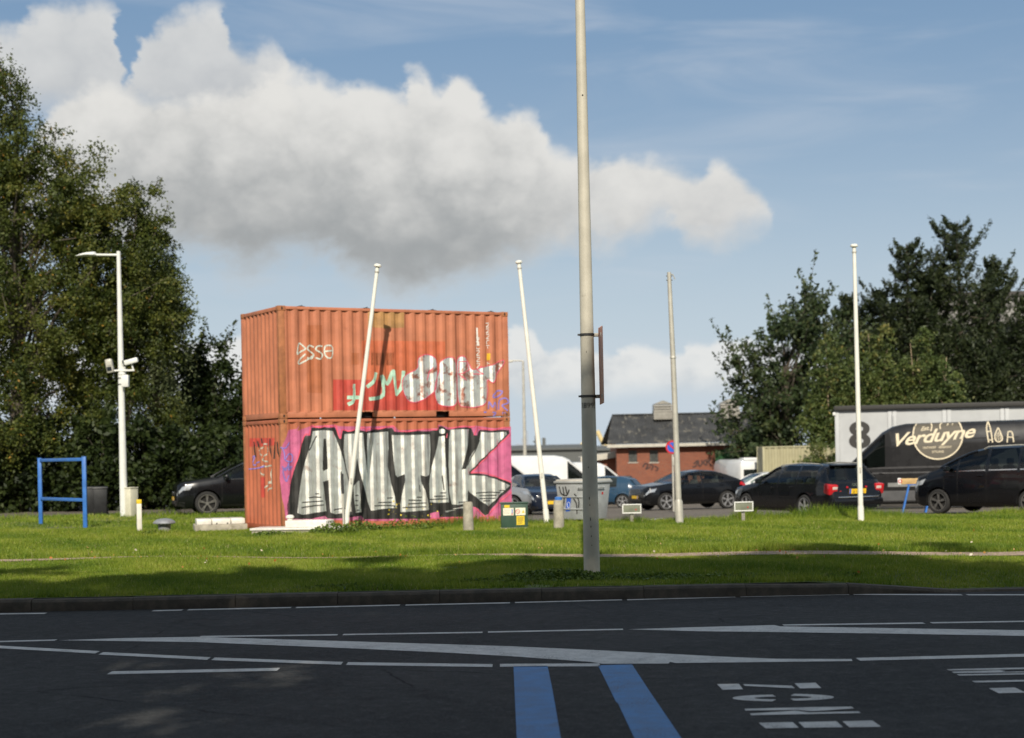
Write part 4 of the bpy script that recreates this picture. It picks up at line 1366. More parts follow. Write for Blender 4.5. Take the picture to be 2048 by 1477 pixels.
MB().tube([(0.22, -0.42, 0.95), (0.22, -0.47, 0.95), (0.42, -0.47, 0.95), (0.42, -0.42, 0.95)], 0.014, 8).build('handle', DUMP, t)
MB().tube([(0.53, -0.12, 0.95), (0.58, -0.12, 0.95), (0.58, 0.12, 0.95), (0.53, 0.12, 0.95)], 0.014, 8).build('handle', DUMP, t)


def dface(x, z):
    q = (z - 0.16) / 0.9
    return (x, -(y0 + (y1 - y0) * q) - 0.006, z)


def endf(y, z):
    q = (z - 0.16) / 0.9
    return ((x0 + (x1 - x0) * q) + 0.006, y, z)


MB().add([dface(*p) for p in ((-0.26, 0.36), (-0.12, 0.37), (-0.06, 0.70), (-0.20, 0.70))], [(0, 1, 2, 3)]).build('blue_sticker', BLUS, t, fix=False)
ring = [dface(-0.15 + 0.045 * math.cos(a), 0.52 + 0.075 * math.sin(a)) for a in np.linspace(0, 6.28, 15)]
MB().tube([(p[0], p[1] - 0.004, p[2]) for p in ring], 0.007, 5, cap=False).build('sticker_emblem', M('white print', (0.7, 0.72, 0.75), 0.5), t)
for q in (((-0.42, 0.98), (-0.36, 0.80), (-0.20, 0.76), (-0.10, 0.90)), ((-0.30, 0.97), (-0.28, 0.70), (-0.32, 0.5)), ((-0.22, 0.98), (-0.18, 0.80)), ((0.05, 0.80), (0.18, 0.65), (0.16, 0.45)), ((0.02, 0.68), (0.10, 0.55), (0.10, 0.3))):
    L = smooth_line(q, 6)
    m_ = MB()
    for i in range(len(L) - 1):
        pl_ = stroke_poly([L[i], L[i + 1]], 0.035)
        m_.add([tuple(Vector(dface(*p)) - Vector((0, 0.001 + 0.0002 * (i % 5), 0))) for p in pl_], [tuple(range(len(pl_)))])
    m_.build('sprayed_tag', BLK, t, fix=False)
MB().add([endf(0.12 + 0.035 * math.cos(a), 0.80 + 0.035 * math.sin(a)) for a in np.linspace(0, 2 * math.pi, 11)[:-1]], [tuple(range(10))]).build('red_dot', REDS, t, fix=False)

# pipeline markers
for (u, v, vt, rz, lab) in ((1264, 1043, 1008, -4, 'low white framed marker plate on a short post beside the grey lamp post'), (1487, 1043, 1003, 8, 'low white framed marker plate on a post by the black estate car front')):
    b = on_ground(u, v)
    t = thing('marker_sign', lab, 'sign', tuple(b), R(rz), 'low marker plates')
    h = at(u, vt, b.y).z
    MB().box(0, 0.02, h / 2 - 0.02, 0.075, 0.05, h).build('post', CONC, t, bevel=0.006)
    for zz in np.arange(0.05, h - 0.26, 0.045):
        MB().box(0, -0.008, zz, 0.05, 0.006, 0.018).build('rib', GREYPL, t)
    pl = MB().box(0, -0.02, h - 0.12, 0.43, 0.03, 0.22, rot=Matrix.Rotation(R(2), 3, 'Y')).build('plate', M('weathered plate', (0.17, 0.18, 0.13), 0.6, var=0.15), t, bevel=0.012)
    fr = MB()
    for (cx, cz_, sx, sz) in ((0, 0.10, 0.46, 0.028), (0, -0.10, 0.46, 0.028), (-0.215, 0, 0.028, 0.172), (0.215, 0, 0.028, 0.172)):
        fr.box(cx, -0.04, h - 0.12 + cz_, sx, 0.03, sz)
    fr.build('frame', WMET, pl, bevel=0.008)
    MB().box(0.10, -0.037, h - 0.14, 0.03, 0.004, 0.03).build('red_mark', REDS, pl)

# no stopping sign
p = at(1343, 895, 56.0)
zg = gz(p.x, 56.0)
t = thing('traffic_sign', 'round blue and red no stopping sign on a grey post by the car park', 'traffic sign', (p.x + 0.03, 56.0, zg), R(-12))
zc = p.z - zg
MB().tube([(0, 0.04, 0), (0, 0.04, zc + 0.2)], 0.035, 10).build('post', GALV, t, smooth=True)
dsc = MB().lathe([(0.235, -0.012), (0.235, 0.012)], c=(0, 0, zc), seg=28, axis='y').build('disc', REDS, t)
MB().lathe([(0.175, -0.016), (0.175, -0.010)], c=(0, 0, zc), seg=28, axis='y').build('blue_field', BLUS, dsc)
MB().box(0, -0.018, zc, 0.36, 0.004, 0.055, rot=Matrix.Rotation(R(45), 3, 'Y')).build('red_bar', REDS, dsc)
MB().box(0.07, 0.0, zc - 0.50, 0.18, 0.02, 0.30).build('under_plate', GALV, t, bevel=0.004)

# wheelie bins in front of the bushes
BINM = M('black bin plastic', (0.013, 0.014, 0.015), 0.5, var=0.15)
for (u, Y, lab) in ((180, 51.6, 'black wheelie bin beside the lamp mast, left one of the pair'), (200, 51.2, 'black wheelie bin beside the lamp mast, right one of the pair')):
    t = thing('wheelie_bin', lab, 'bin', (xat(u, Y), Y, 0), R(12), 'wheelie bins under the trees')
    MB().box(0, 0, 0.42, 0.44, 0.48, 0.80, rot=Matrix.Rotation(math.pi, 3, 'X'), top=0.84).build('body', BINM, t, bevel=0.02)
    MB().box(0, 0.0, 0.855, 0.50, 0.56, 0.06, top=0.9).build('lid', BINM, t, bevel=0.015)
    for sx in (-1, 1):
        MB().lathe([(0.02, -0.02), (0.09, -0.02), (0.09, 0.02), (0.02, 0.02)], c=(sx * 0.2, 0.2, 0.09), seg=14, axis='x').build('wheel', RUBBER, t)

# ------------------------------------------------------------------ vehicles
def car_paint(name, col, rough=0.28, metal=0.0):
    return M(name, col, rough, metal=metal, var=0.05, scale=2, coat=0.55, spec=0.25)


BLACKP = car_paint('black car paint', (0.004, 0.0045, 0.006))
NAVYP = car_paint('navy car paint', (0.006, 0.010, 0.022))
BLUEP = car_paint('blue car paint', (0.020, 0.055, 0.100))
WHITEP = car_paint('white van paint', (0.66, 0.66, 0.64), 0.35)
SILVP = car_paint('silver car paint', (0.34, 0.35, 0.36), 0.3, 0.5)
VANP = car_paint('charcoal van paint', (0.016, 0.0155, 0.016))
TRIM = M('black plastic trim', (0.015, 0.015, 0.015), 0.6, var=0.1)
BEIGEI = M('beige seat cloth', (0.42, 0.37, 0.27), 0.9, var=0.1)
GREYI = M('grey seat cloth', (0.06, 0.06, 0.06), 0.9, var=0.15)


def glass_mat(name, tint):
    m = bpy.data.materials.new(name)
    m.use_nodes = True
    t = m.node_tree
    t.nodes.clear()
    o_ = t.nodes.new('ShaderNodeOutputMaterial')
    tr = t.nodes.new('ShaderNodeBsdfTransparent')
    tr.inputs['Color'].default_value = (*tint, 1)
    gl = t.nodes.new('ShaderNodeBsdfGlossy')
    gl.inputs['Roughness'].default_value = 0.03
    fr = t.nodes.new('ShaderNodeFresnel')
    fr.inputs['IOR'].default_value = 1.55
    mx = t.nodes.new('ShaderNodeMixShader')
    t.links.new(fr.outputs[0], mx.inputs[0])
    t.links.new(tr.outputs[0], mx.inputs[1])
    t.links.new(gl.outputs[0], mx.inputs[2])
    t.links.new(mx.outputs[0], o_.inputs['Surface'])
    return m


GLS = glass_mat('car glass', (0.62, 0.70, 0.67))
GLSV = glass_mat('dark tinted van glass', (0.10, 0.115, 0.11))
GLSD = M('dark building glass', (0.012, 0.016, 0.016), 0.06, var=0.0, spec=0.55)
RIM = M('alloy rim', (0.60, 0.60, 0.61), 0.30, metal=0.75, var=0.06)
RIMD = M('dark alloy rim', (0.26, 0.25, 0.235), 0.35, metal=0.7, var=0.06)
CHROME = M('chrome', (0.75, 0.75, 0.74), 0.12, metal=1.0, var=0.0)
HEADL = M('headlamp glass', (0.55, 0.56, 0.56), 0.08, metal=0.6, var=0.0)
TAIL = M('red tail lamp', (0.50, 0.012, 0.018), 0.15, var=0.05, spec=0.7)
TAILW = M('clear tail lamp', (0.62, 0.52, 0.46), 0.15, var=0.0, spec=0.7)
PLATE = M('yellow number plate', (0.78, 0.48, 0.02), 0.45, var=0.03)
AMBER = M('amber lamp', (0.75, 0.25, 0.03), 0.2, var=0.0)


class Body:
    def __init__(s, L, top, belt, wid, bot, tumble):
        s.L, s.top, s.belt, s.wid, s.bot, s.tumble = L, top, belt, wid, bot, tumble

    def ip(s, c, x): return float(np.interp(x, [p[0] for p in c], [p[1] for p in c]))

    def sec(s, x):
        zt = s.ip(s.top, x)
        zb = min(s.ip(s.bot, x), zt - 0.06)
        zl = max(zb + 0.04, min(s.ip(s.belt, x), zt - 0.02))
        w = s.ip(s.wid, x)
        h = zt - zl
        wr = max(0.35 * w, w * 0.955 - 0.02 - s.tumble * h)
        H = zl - zb
        return [(0, zb), (w * 0.86, zb), (w * 0.965, zb + min(0.10, H * 0.3)), (w, zb + 0.42 * H), (w * 0.99, zb + 0.80 * H), (w * 0.955, zl),
                (w * 0.955 - 0.01 - s.tumble * h * 0.42, zl + 0.5 * h), (wr, zl + 0.90 * h), (wr * 0.87, zl + 0.972 * h), (wr * 0.45, zt - 0.004), (0, zt)]

    def S(s, x, v):
        q = s.sec(x)
        i = min(9, int(v))
        t = v - i
        return Vector((x, q[i][0] * (1 - t) + q[i + 1][0] * t, q[i][1] * (1 - t) + q[i + 1][1] * t))

    def side_y(s, x, z):
        q = s.sec(x)[1:10]
        return float(np.interp(z, [p[1] for p in q], [p[0] for p in q]))

    def pt(s, x, v, off, side):
        p = s.S(x, v)
        e = 0.02
        dx = s.S(min(s.L, x + e), v) - s.S(max(0, x - e), v)
        dv = s.S(x, min(10, v + 0.05)) - s.S(x, max(0, v - 0.05))
        n = dv.cross(dx)
        if n.length < 1e-9:
            n = Vector((0, 1, 0))
        n.normalize()
        if n.y < -0.3 or (abs(n.y) < 0.3 and n.z < 0):
            n = -n
        p = p + n * off
        return (p.x, p.y * side, p.z)

    def xs(s):
        o = {round(x, 3) for q in getattr(s, 'open', []) for x in q[1:]}
        for c in (s.top, s.belt, s.wid, s.bot):
            for x, _ in c:
                o.add(round(x, 3))
        o |= set(np.round(np.linspace(0, s.L, 46), 3))
        return sorted(o)

    def mesh(s, arches, r, wheel_y):
        rows = []
        for x in s.xs():
            q = s.sec(x)
            rows.append([(x, y, z) for y, z in q] + [(x, -y, z) for y, z in q[9:0:-1]])
        n, m_ = len(rows), len(rows[0])
        V = [p for r_ in rows for p in r_]
        Fc = [(i * m_ + j, i * m_ + (j + 1) % m_, (i + 1) * m_ + (j + 1) % m_, (i + 1) * m_ + j) for i in range(n - 1) for j in range(m_)]
        Fc += [tuple(range(m_))[::-1], tuple((n - 1) * m_ + j for j in range(m_))]
        me = bpy.data.meshes.new('body')
        me.from_pydata(V, [], Fc)
        bm = bmesh.new()
        bm.from_mesh(me)
        bmesh.ops.recalc_face_normals(bm, faces=bm.faces)
        bm.to_mesh(me)
        bm.free()
        cut = MB()
        for ax in arches:
            for sy in (-1, 1):
                c = MB().lathe([(r + 0.055, -0.17), (r + 0.055, 0.25)], c=(ax, 0, r), seg=30, axis='y')
                cut.add([(p[0], sy * (wheel_y + p[1]), p[2]) for p in c.v], c.f)
        co = cut.build('cutter', BLACKV)
        co.data.materials.clear()
        co.data.polygons.foreach_set('material_index', [1] * len(co.data.polygons))
        bo = link('body_tmp', me)
        me.materials.append(BLACKV)
        me.materials.append(BLACKV)
        md = bo.modifiers.new('b', 'BOOLEAN')
        md.object = co
        md.operation = 'DIFFERENCE'
        md.solver = 'EXACT'
        dg = bpy.context.evaluated_depsgraph_get()
        dg.update()
        new = bpy.data.meshes.new_from_object(bo.evaluated_get(dg))
        bpy.data.objects.remove(bo)
        bpy.data.objects.remove(co)
        # window openings
        bm = bmesh.new()
        bm.from_mesh(new)
        kill = []
        for f_ in bm.faces:
            c = f_.calc_center_median()
            q = s.sec(min(max(c.x, 0), s.L))
            for kd, xa, xb in s.open:
                if not xa < c.x < xb:
                    continue
                if kd == 'side' and q[5][1] + 0.005 < c.z < q[7][1] - 0.005 and abs(c.y) > q[7][0] - 0.03:
                    kill.append(f_)
                    break
                if kd == 'top' and c.z > q[7][1] + 0.002:
                    kill.append(f_)
                    break
        bmesh.ops.delete(bm, geom=kill, context='FACES')
        bm.to_mesh(new)
        bm.free()
        return new


def patch(b, par, name, x0b, x1b, x0t, x1t, v0, v1, mat, off=0.006, nx=9, nv=4, side=1):
    rows = []
    for j in range(nv + 1):
        t = j / nv
        v = v0 + (v1 - v0) * t
        xa, xb = x0b + (x0t - x0b) * t, x1b + (x1t - x1b) * t
        rows.append([b.pt(xa + (xb - xa) * i / nx, v, off, side) for i in range(nx + 1)])
    return MB().grid(rows).build(name, mat, par, smooth=True)


def cross_patch(b, par, name, x0, x1, v0, mat, off=0.006, nx=6):
    rows = []
    for i in range(nx + 1):
        x = x0 + (x1 - x0) * i / nx
        vs_ = np.linspace(v0, 10, 7)
        rows.append([b.pt(x, v, off, 1) for v in vs_] + [b.pt(x, v, off, -1) for v in vs_[-2::-1]])
    return MB().grid(rows).build(name, mat, par, smooth=True)


def wheel(par, x, y, r, rim, spokes, out):
    """out: +1 / -1 the side that faces outwards"""
    w = 0.11
    tp_ = [(r * 0.74, -w), (r * 0.92, -w), (r * 0.985, -w * 0.75), (r, -w * 0.3), (r, w * 0.3), (r * 0.985, w * 0.75), (r * 0.92, w), (r * 0.74, w)]
    t = MB().lathe(tp_, c=(x, y, r), seg=30, axis='y', close=True).build('wheel', RUBBER, par, smooth=True)
    yo = y + out * 0.075
    m_ = MB().lathe([(r * 0.68, -0.03), (r * 0.77, -0.03), (r * 0.77, 0.03), (r * 0.70, 0.03)], c=(x, yo, r), seg=30, axis='y', close=True)
    m_.lathe([(r * 0.15, -0.02), (r * 0.15, 0.02)], c=(x, yo, r), seg=14, axis='y')
    for k in range(spokes):
        for dlt in (-0.10, 0.10):
            a = 2 * math.pi * k / spokes + dlt + 0.3
            c, s_ = math.cos(a), math.sin(a)
            m_.box(x + c * r * 0.41, yo, r + s_ * r * 0.41, r * 0.60, 0.03, r * 0.075, rot=Matrix.Rotation(-a, 3, 'Y'))
    m_.build('rim', rim, t, smooth=True)
    MB().lathe([(r * 0.735, -0.01), (r * 0.735, 0.01)], c=(x, y + out * 0.02, r), seg=24, axis='y').build('brake_disc', BLACKV, t)
    return t


SPEC = {
    'coupe': dict(L=4.55, top=[(0, .70), (.05, .86), (.22, .97), (.9, 1.05), (1.25, 1.10), (1.7, 1.34), (2.05, 1.49), (2.6, 1.555), (3.1, 1.525), (3.7, 1.35), (4.25, 1.13), (4.42, 1.06), (4.5, .84), (4.55, .62)],
                  belt=[(0, .60), (.22, .87), (.9, .97), (1.25, 1.0), (3, 1.04), (4.2, 1.06), (4.45, .94), (4.55, .55)], wid=[(0, .62), (.06, .76), (.22, .86), (.6, .92), (3.9, .92), (4.3, .87), (4.5, .77), (4.55, .68)],
                  bot=[(0, .32), (.3, .22), (4.2, .24), (4.55, .36)], tumble=.42, xf=.90, xr=3.58, r=.355, cowl=1.25, roof=2.05, wins=[(1.42, 2.45), (2.52, 3.45)], rearglass=(3.55, 4.15)),
    'estate': dict(L=4.80, top=[(0, .60), (.05, .73), (.3, .80), (1.1, .93), (1.4, .97), (1.8, 1.21), (2.15, 1.39), (2.6, 1.455), (3.6, 1.46), (4.15, 1.435), (4.32, 1.40), (4.60, 1.02), (4.68, .95), (4.75, .72), (4.8, .52)],
                   belt=[(0, .50), (.3, .74), (1.1, .87), (1.4, .90), (4.2, .94), (4.6, .93), (4.72, .78), (4.8, .45)], wid=[(0, .55), (.06, .72), (.3, .85), (.7, .905), (4.2, .905), (4.5, .87), (4.70, .82), (4.8, .74)],
                   bot=[(0, .26), (.3, .18), (4.3, .20), (4.8, .30)], tumble=.40, xf=.88, xr=3.64, r=.325, cowl=1.4, roof=2.2, wins=[(1.56, 2.38), (2.45, 3.22), (3.30, 4.08)], rearglass=(4.34, 4.59)),
    'mpv': dict(L=4.55, top=[(0, .74), (.05, .92), (.2, 1.02), (.80, 1.20), (.95, 1.26), (1.4, 1.50), (1.85, 1.70), (2.3, 1.79), (3.4, 1.82), (4.1, 1.79), (4.32, 1.70), (4.47, 1.2), (4.55, .6)],
                belt=[(0, .62), (.2, .90), (.85, 1.08), (1.1, 1.12), (4.2, 1.18), (4.45, 1.05), (4.55, .5)], wid=[(0, .60), (.06, .76), (.25, .87), (.6, .92), (4.1, .92), (4.45, .87), (4.55, .80)],
                bot=[(0, .28), (.3, .2), (4.2, .22), (4.55, .32)], tumble=.30, xf=.88, xr=3.60, r=.335, cowl=.95, roof=1.95, wins=[(1.12, 1.45), (1.52, 2.32), (2.42, 3.25), (3.33, 4.1)], rearglass=(4.34, 4.45)),
    'suv': dict(L=4.50, top=[(0, .80), (.05, .95), (.2, 1.03), (.95, 1.12), (1.25, 1.16), (1.65, 1.40), (2.0, 1.57), (2.5, 1.66), (3.6, 1.66), (4.2, 1.58), (4.4, 1.15), (4.47, .85), (4.5, .6)],
                belt=[(0, .66), (.2, .92), (.95, 1.02), (1.25, 1.06), (4.2, 1.10), (4.42, 1.0), (4.5, .5)], wid=[(0, .64), (.06, .78), (.25, .88), (.6, .93), (4.1, .93), (4.4, .87), (4.5, .80)],
                bot=[(0, .30), (.3, .22), (4.2, .24), (4.5, .34)], tumble=.36, xf=.92, xr=3.60, r=.365, cowl=1.25, roof=2.05, wins=[(1.42, 2.35), (2.43, 3.3), (3.4, 4.0)], rearglass=(4.24, 4.38)),
    'hatch': dict(L=4.20, top=[(0, .66), (.05, .78), (.2, .86), (.95, .98), (1.2, 1.02), (1.6, 1.25), (1.95, 1.41), (2.4, 1.475), (3.3, 1.45), (3.75, 1.34), (4.05, 1.0), (4.14, .8), (4.2, .55)],
                  belt=[(0, .54), (.2, .78), (.95, .90), (1.2, .93), (3.7, .98), (4.08, .9), (4.2, .45)], wid=[(0, .60), (.06, .74), (.22, .83), (.55, .89), (3.7, .89), (4.05, .83), (4.2, .76)],
                  bot=[(0, .26), (.3, .18), (3.9, .20), (4.2, .30)], tumble=.42, xf=.84, xr=3.42, r=.315, cowl=1.2, roof=2.0, wins=[(1.38, 2.3), (2.38, 3.15)], rearglass=(3.78, 4.02)),
    'van': dict(L=6.60, top=[(0, .82), (.05, 1.02), (.2, 1.15), (.75, 1.33), (.95, 1.40), (1.75, 2.20), (2.0, 2.44), (2.35, 2.62), (2.8, 2.70), (6.4, 2.75), (6.55, 2.70), (6.6, .7)],
                belt=[(0, .7), (.2, 1.02), (.75, 1.20), (1.0, 1.26), (6.5, 1.30), (6.6, .6)], wid=[(0, .68), (.06, .84), (.3, .94), (.7, .99), (2, 1.0), (6.45, 1.0), (6.6, .96)],
                bot=[(0, .3), (.3, .24), (6.3, .3), (6.6, .4)], tumble=.085, xf=1.0, xr=4.65, r=.34, cowl=.97, roof=2.0, wins=[(1.08, 1.30), (1.36, 2.12)], rearglass=None),
}


SPEC['vanlong'] = {k: ([(x + (1.2 if x > 6 else 0), z) for x, z in v] if k in ('top', 'belt', 'wid', 'bot') else v) for k, v in SPEC['van'].items()}
SPEC['vanlong']['L'] += 1.2
SPEC['vanlong']['xr'] = 5.2
SPEC['vanlong']['bot'] = [(x, z - 0.10) for x, z in SPEC['vanlong']['bot']]


def make_car(name, label, cat, kind, paint, anchor, alocal, phi, rim=RIM, spokes=5, hs=1.0, ls=1.0, group=None, plate=True, rails=False, mirror=True):
    q = dict(SPEC[kind])
    sc = lambda c: [(x * ls, z * hs) for x, z in c]
    b = Body(q['L'] * ls, sc(q['top']), sc(q['belt']), [(x * ls, w) for x, w in q['wid']], sc(q['bot']), q['tumble'])
    rot = Matrix.Rotation(phi, 3, 'Z')
    al = Vector((alocal[0] * ls, alocal[1], 0))
    O = Vector((anchor[0], anchor[1], 0)) - rot @ al
    mid = O + rot @ Vector((b.L / 2, 0, 0))
    t = thing(name, label, cat, (O.x, O.y, gz(mid.x, mid.y) - 0.025), phi, group)
    b.open = [('side', x0 * ls, x1 * ls) for x0, x1 in q['wins']] + [('top', q['cowl'] * ls + 0.06, q['roof'] * ls - 0.02)]
    if q['rearglass']:
        b.open.append(('top', q['rearglass'][0] * ls, q['rearglass'][1] * ls))
    xf, xr, r = q['xf'] * ls, q['xr'] * ls, q['r']
    wy = max(p[1] for p in b.wid) - 0.115
    me = b.mesh((xf, xr), r, wy)
    me.materials[0] = paint
    me.materials[1] = TRIM
    me.polygons.foreach_set('use_smooth', [True] * len(me.polygons))
    me.set_sharp_from_angle(angle=R(38))
    link('body', me, t)
    for x in (xf, xr):
        for sy in (-1, 1):
            wheel(t, x, sy * wy, r, rim, spokes, sy)
    cw, rf = q['cowl'] * ls, q['roof'] * ls
    GL = GLSV if kind.startswith('van') else GLS
    cross_patch(b, t, 'windscreen', cw + 0.05, rf - 0.01, 7.0, GL, 0.001)
    if q['rearglass']:
        cross_patch(b, t, 'rear_window', q['rearglass'][0] * ls - 0.01, q['rearglass'][1] * ls + 0.01, 7.0, GLS, 0.001)
    for sy in (-1, 1):
        for (x0, x1) in q['wins']:
            w_ = patch(b, t, 'side_window', x0 * ls - 0.006, x1 * ls + 0.006, x0 * ls - 0.006, x1 * ls + 0.006, 5.0, 7.0, GL, -0.003, side=sy)
            e = MB()
            for i in range(9):
                xa, xb = x0 * ls + (x1 - x0) * ls * i / 9, x0 * ls + (x1 - x0) * ls * (i + 1) / 9
                e.add([b.pt(xa, 5.04, 0.008, sy), b.pt(xb, 5.04, 0.008, sy), b.pt(xb, 5.12, 0.010, sy), b.pt(xa, 5.12, 0.010, sy)], [(0, 1, 2, 3)])
            e.build('sill_trim', CHROME if kind in ('estate', 'mpv') else TRIM, w_)
        seams = [q['wins'][0][0] * ls - 0.05] + [p[1] * ls + 0.035 for p in q['wins'][:2]]
        for x in seams:
            patch(b, t, 'door_seam', x, x + 0.012, x, x + 0.012, 2.2, 5.0, BLACKV, 0.003, 1, 6, sy)
        for x in seams[1:]:
            p = b.pt(x - 0.16, 4.4, 0.02, sy)
            MB().box(p[0], p[1], p[2], 0.17, 0.03, 0.03).build('door_handle', paint, t, bevel=0.008)
        patch(b, t, 'sill_skirt', xf + r + 0.09, xr - r - 0.09, xf + r + 0.09, xr - r - 0.09, 1.3, 2.0, TRIM, 0.004, 6, 2, sy)
        hl = 0.40 if not kind.startswith('van') else 0.32
        patch(b, t, 'headlamp', 0.03, hl, 0.05, hl + 0.10, 3.95, 4.75, HEADL, 0.008, 6, 3, sy)
        patch(b, t, 'front_lower_trim', 0.02, 0.25, 0.02, 0.25, 1.2, 2.4, TRIM, 0.006, 4, 2, sy)
        xe = b.L
        if kind.startswith('van'):
            patch(b, t, 'tail_lamp', xe - 0.16, xe - 0.02, xe - 0.16, xe - 0.02, 4.6, 5.6, TAIL, 0.008, 3, 3, sy)
        elif kind != 'estate':
            patch(b, t, 'tail_lamp', xe - 0.42, xe - 0.09, xe - 0.36, xe - 0.10, 4.25, 5.1, TAIL, 0.010, 5, 3, sy)
        if mirror:
            xm = q['wins'][0][0] * ls + 0.10
            p = b.pt(xm, 5.2, 0.0, sy)
            mr = MB().box(p[0], p[1] + sy * 0.13, p[2] + 0.07, 0.11, 0.20, 0.14 if not kind.startswith('van') else 0.30, top=0.85).build('wing_mirror', TRIM if kind.startswith('van') else paint, t, bevel=0.03)
            MB().box(p[0] + 0.058, p[1] + sy * 0.13, p[2] + 0.07, 0.006, 0.15, 0.10).build('mirror_glass', GLSD, mr)
    for sy in (-1, 1):                                     # pillars beside the windscreen
        P_ = [b.pt(x, 7.0, 0.0, sy) for x in np.linspace(cw - 0.02, rf + 0.03, 7)]
        MB().tube(P_, 0.035 if not kind.startswith('van') else 0.05, 8).build('roof_pillar', paint, t, smooth=True)
    # cabin
    trim_ = BEIGEI if kind == 'estate' else GREYI
    rows_ = [rf + 0.12] if kind.startswith('van') else [rf + 0.10, rf + 1.02]
    for x in rows_:
        zl = b.ip(b.belt, x)
        for sy in (-1, 1):
            st = MB().box(x - 0.12, sy * 0.38, zl - 0.52, 0.52, 0.50, 0.16).build('seat', trim_, t, bevel=0.04)
            MB().box(x + 0.17, sy * 0.38, zl - 0.16, 0.14, 0.48, 0.62, rot=Matrix.Rotation(R(12), 3, 'Y')).build('seat_back', trim_, st, bevel=0.05)
            MB().box(x + 0.26, sy * 0.38, zl + 0.24, 0.10, 0.26, 0.18).build('headrest', trim_, st, bevel=0.04)
    MB().box(cw + 0.22, 0, b.ip(b.belt, cw + 0.2) - 0.14, 0.36, 1.30, 0.20).build('dashboard', TRIM, t, bevel=0.05)
    sw = [(cw + 0.46 + 0.06 * math.sin(a), -0.36 + 0.18 * math.cos(a), b.ip(b.belt, cw + 0.4) - 0.02 + 0.17 * math.sin(a)) for a in np.linspace(0, 2 * math.pi, 17)]
    MB().tube(sw, 0.016, 6, cap=False).build('steering_wheel', TRIM, t)
    if kind.startswith('van'):
        xb = rf + 0.62
        q2 = b.sec(xb)
        MB().add([(xb, y * 0.97, z * 0.995) for y, z in q2] + [(xb, -y * 0.97, z * 0.995) for y, z in q2[9:0:-1]], [tuple(range(20))]).build('bulkhead', TRIM, t, fix=False)
    # nose: grille, plate; tail: plate
    zt0 = b.ip(b.top, 0.0)
    gw = b.ip(b.wid, 0.0)
    MB().box(-0.006, 0, zt0 - 0.13, 0.03, gw * 1.25, 0.13).build('grille', TRIM, t, bevel=0.01)
    MB().box(-0.006, 0, b.ip(b.bot, 0) + 0.10, 0.03, gw * 1.5, 0.10).build('air_intake', TRIM, t, bevel=0.01)
    MB().lathe([(0.045, -0.03), (0.045, -0.02)], c=(0, 0, zt0 - 0.11), seg=14, axis='x').build('badge', CHROME, t)
    if plate:
        pl_ = MB().box(-0.028, 0, b.ip(b.bot, 0) + 0.22, 0.012, 0.52, 0.115).build('number_plate', PLATE, t)
        MB().box(-0.036, -0.235, b.ip(b.bot, 0) + 0.22, 0.006, 0.045, 0.112).build('plate_band', BLUS, pl_)
    if rails:
        for sy in (-1, 1):
            P_ = [b.pt(x * ls, 7.6, h, sy) for x, h in ((2.15, 0.0), (2.3, 0.04), (3.2, 0.05), (3.95, 0.04), (4.1, 0.0))]
            MB().tube(P_, 0.016, 8).build('roof_rail', GALV, t, smooth=True)
    return t, b


def body_decal(b, par, name, polys, mat, off=0.006, ds=0.04):
    """flat print that follows the near side (local -y) of a vehicle"""
    m_ = MB()
    for (xa, xb, l0, h0, l1, h1) in column_fill(polys, ds):
        xm = (xa + xb) / 2
        cuts = [p[1] for p in b.sec(xm)[2:10]]
        lo, hi = (l0 + l1) / 2, (h0 + h1) / 2
        inner = [c for c in cuts if lo + 0.004 < c < hi - 0.004]
        La, Lb = [l0] + inner + [h0], [l1] + inner + [h1]
        for i in range(len(La) - 1):
            q = []
            for x, z in ((xa, La[i]), (xb, Lb[i]), (xb, Lb[i + 1]), (xa, La[i + 1])):
                z = min(z, b.ip(b.top, x) - 0.012)
                q.append((x, -b.side_y(x, z) - off, z + off * 0.4))
            m_.add(q, [(0, 1, 2, 3)])
    return m_.build(name, mat, par, fix=False)


GC = 'cars in the car park'
c_suv, _ = make_car('parked_car', 'black sport utility car half hidden behind the left end of the containers', 'car', 'suv', BLACKP, (xat(413, 48.9), 48.9), (.92, -.85), R(17), RIMD, group=GC)
c_q, _ = make_car('parked_car', 'black coupe-roofed sport utility car in side view behind the grey lamp post', 'car', 'coupe', BLACKP, (xat(1331, 62), 62), (.90, -.85), R(21), RIM, group=GC)
c_e, b_e = make_car('parked_car', 'black estate car seen from behind with red tail lamps and yellow plate', 'car', 'estate', BLACKP, (xat(1609, 42.2), 42.2), (3.64, -.85), R(-65), RIM, group=GC, rails=True, plate=False)
c_m, b_m = make_car('parked_car', 'tall black people carrier cut off by the right edge', 'car', 'mpv', BLACKP, (xat(1877, 43.2), 43.2), (.88, -.85), R(-48), RIMD, group=GC, rails=True)
# tail of the estate
for sy in (-1, 1):
    tl = MB().box(4.615, sy * 0.735, 0.80, 0.27, 0.27, 0.27, rot=Matrix.Rotation(R(10), 3, 'Y')).build('tail_lamp', TAIL, c_e, bevel=0.03)
    MB().box(4.742, sy * 0.70, 0.825, 0.03, 0.17, 0.09, rot=Matrix.Rotation(R(10), 3, 'Y')).build('reversing_lamp', TAILW, tl, bevel=0.012)
pl = MB().box(4.775, 0, 0.735, 0.014, 0.53, 0.125, rot=Matrix.Rotation(R(8), 3, 'Y')).build('number_plate', PLATE, c_e)
MB().box(4.784, -0.24, 0.735, 0.006, 0.05, 0.122, rot=Matrix.Rotation(R(8), 3, 'Y')).build('plate_band', BLUS, pl)
V, Fc = text_tris('S TT-PJ', 0.115)
MB().add([(4.785 - (y) * math.tan(R(-8)) * -1, x + 0.02, 0.735 + y) for x, y in V], Fc).build('plate_lettering', BLKM, pl, fix=False)
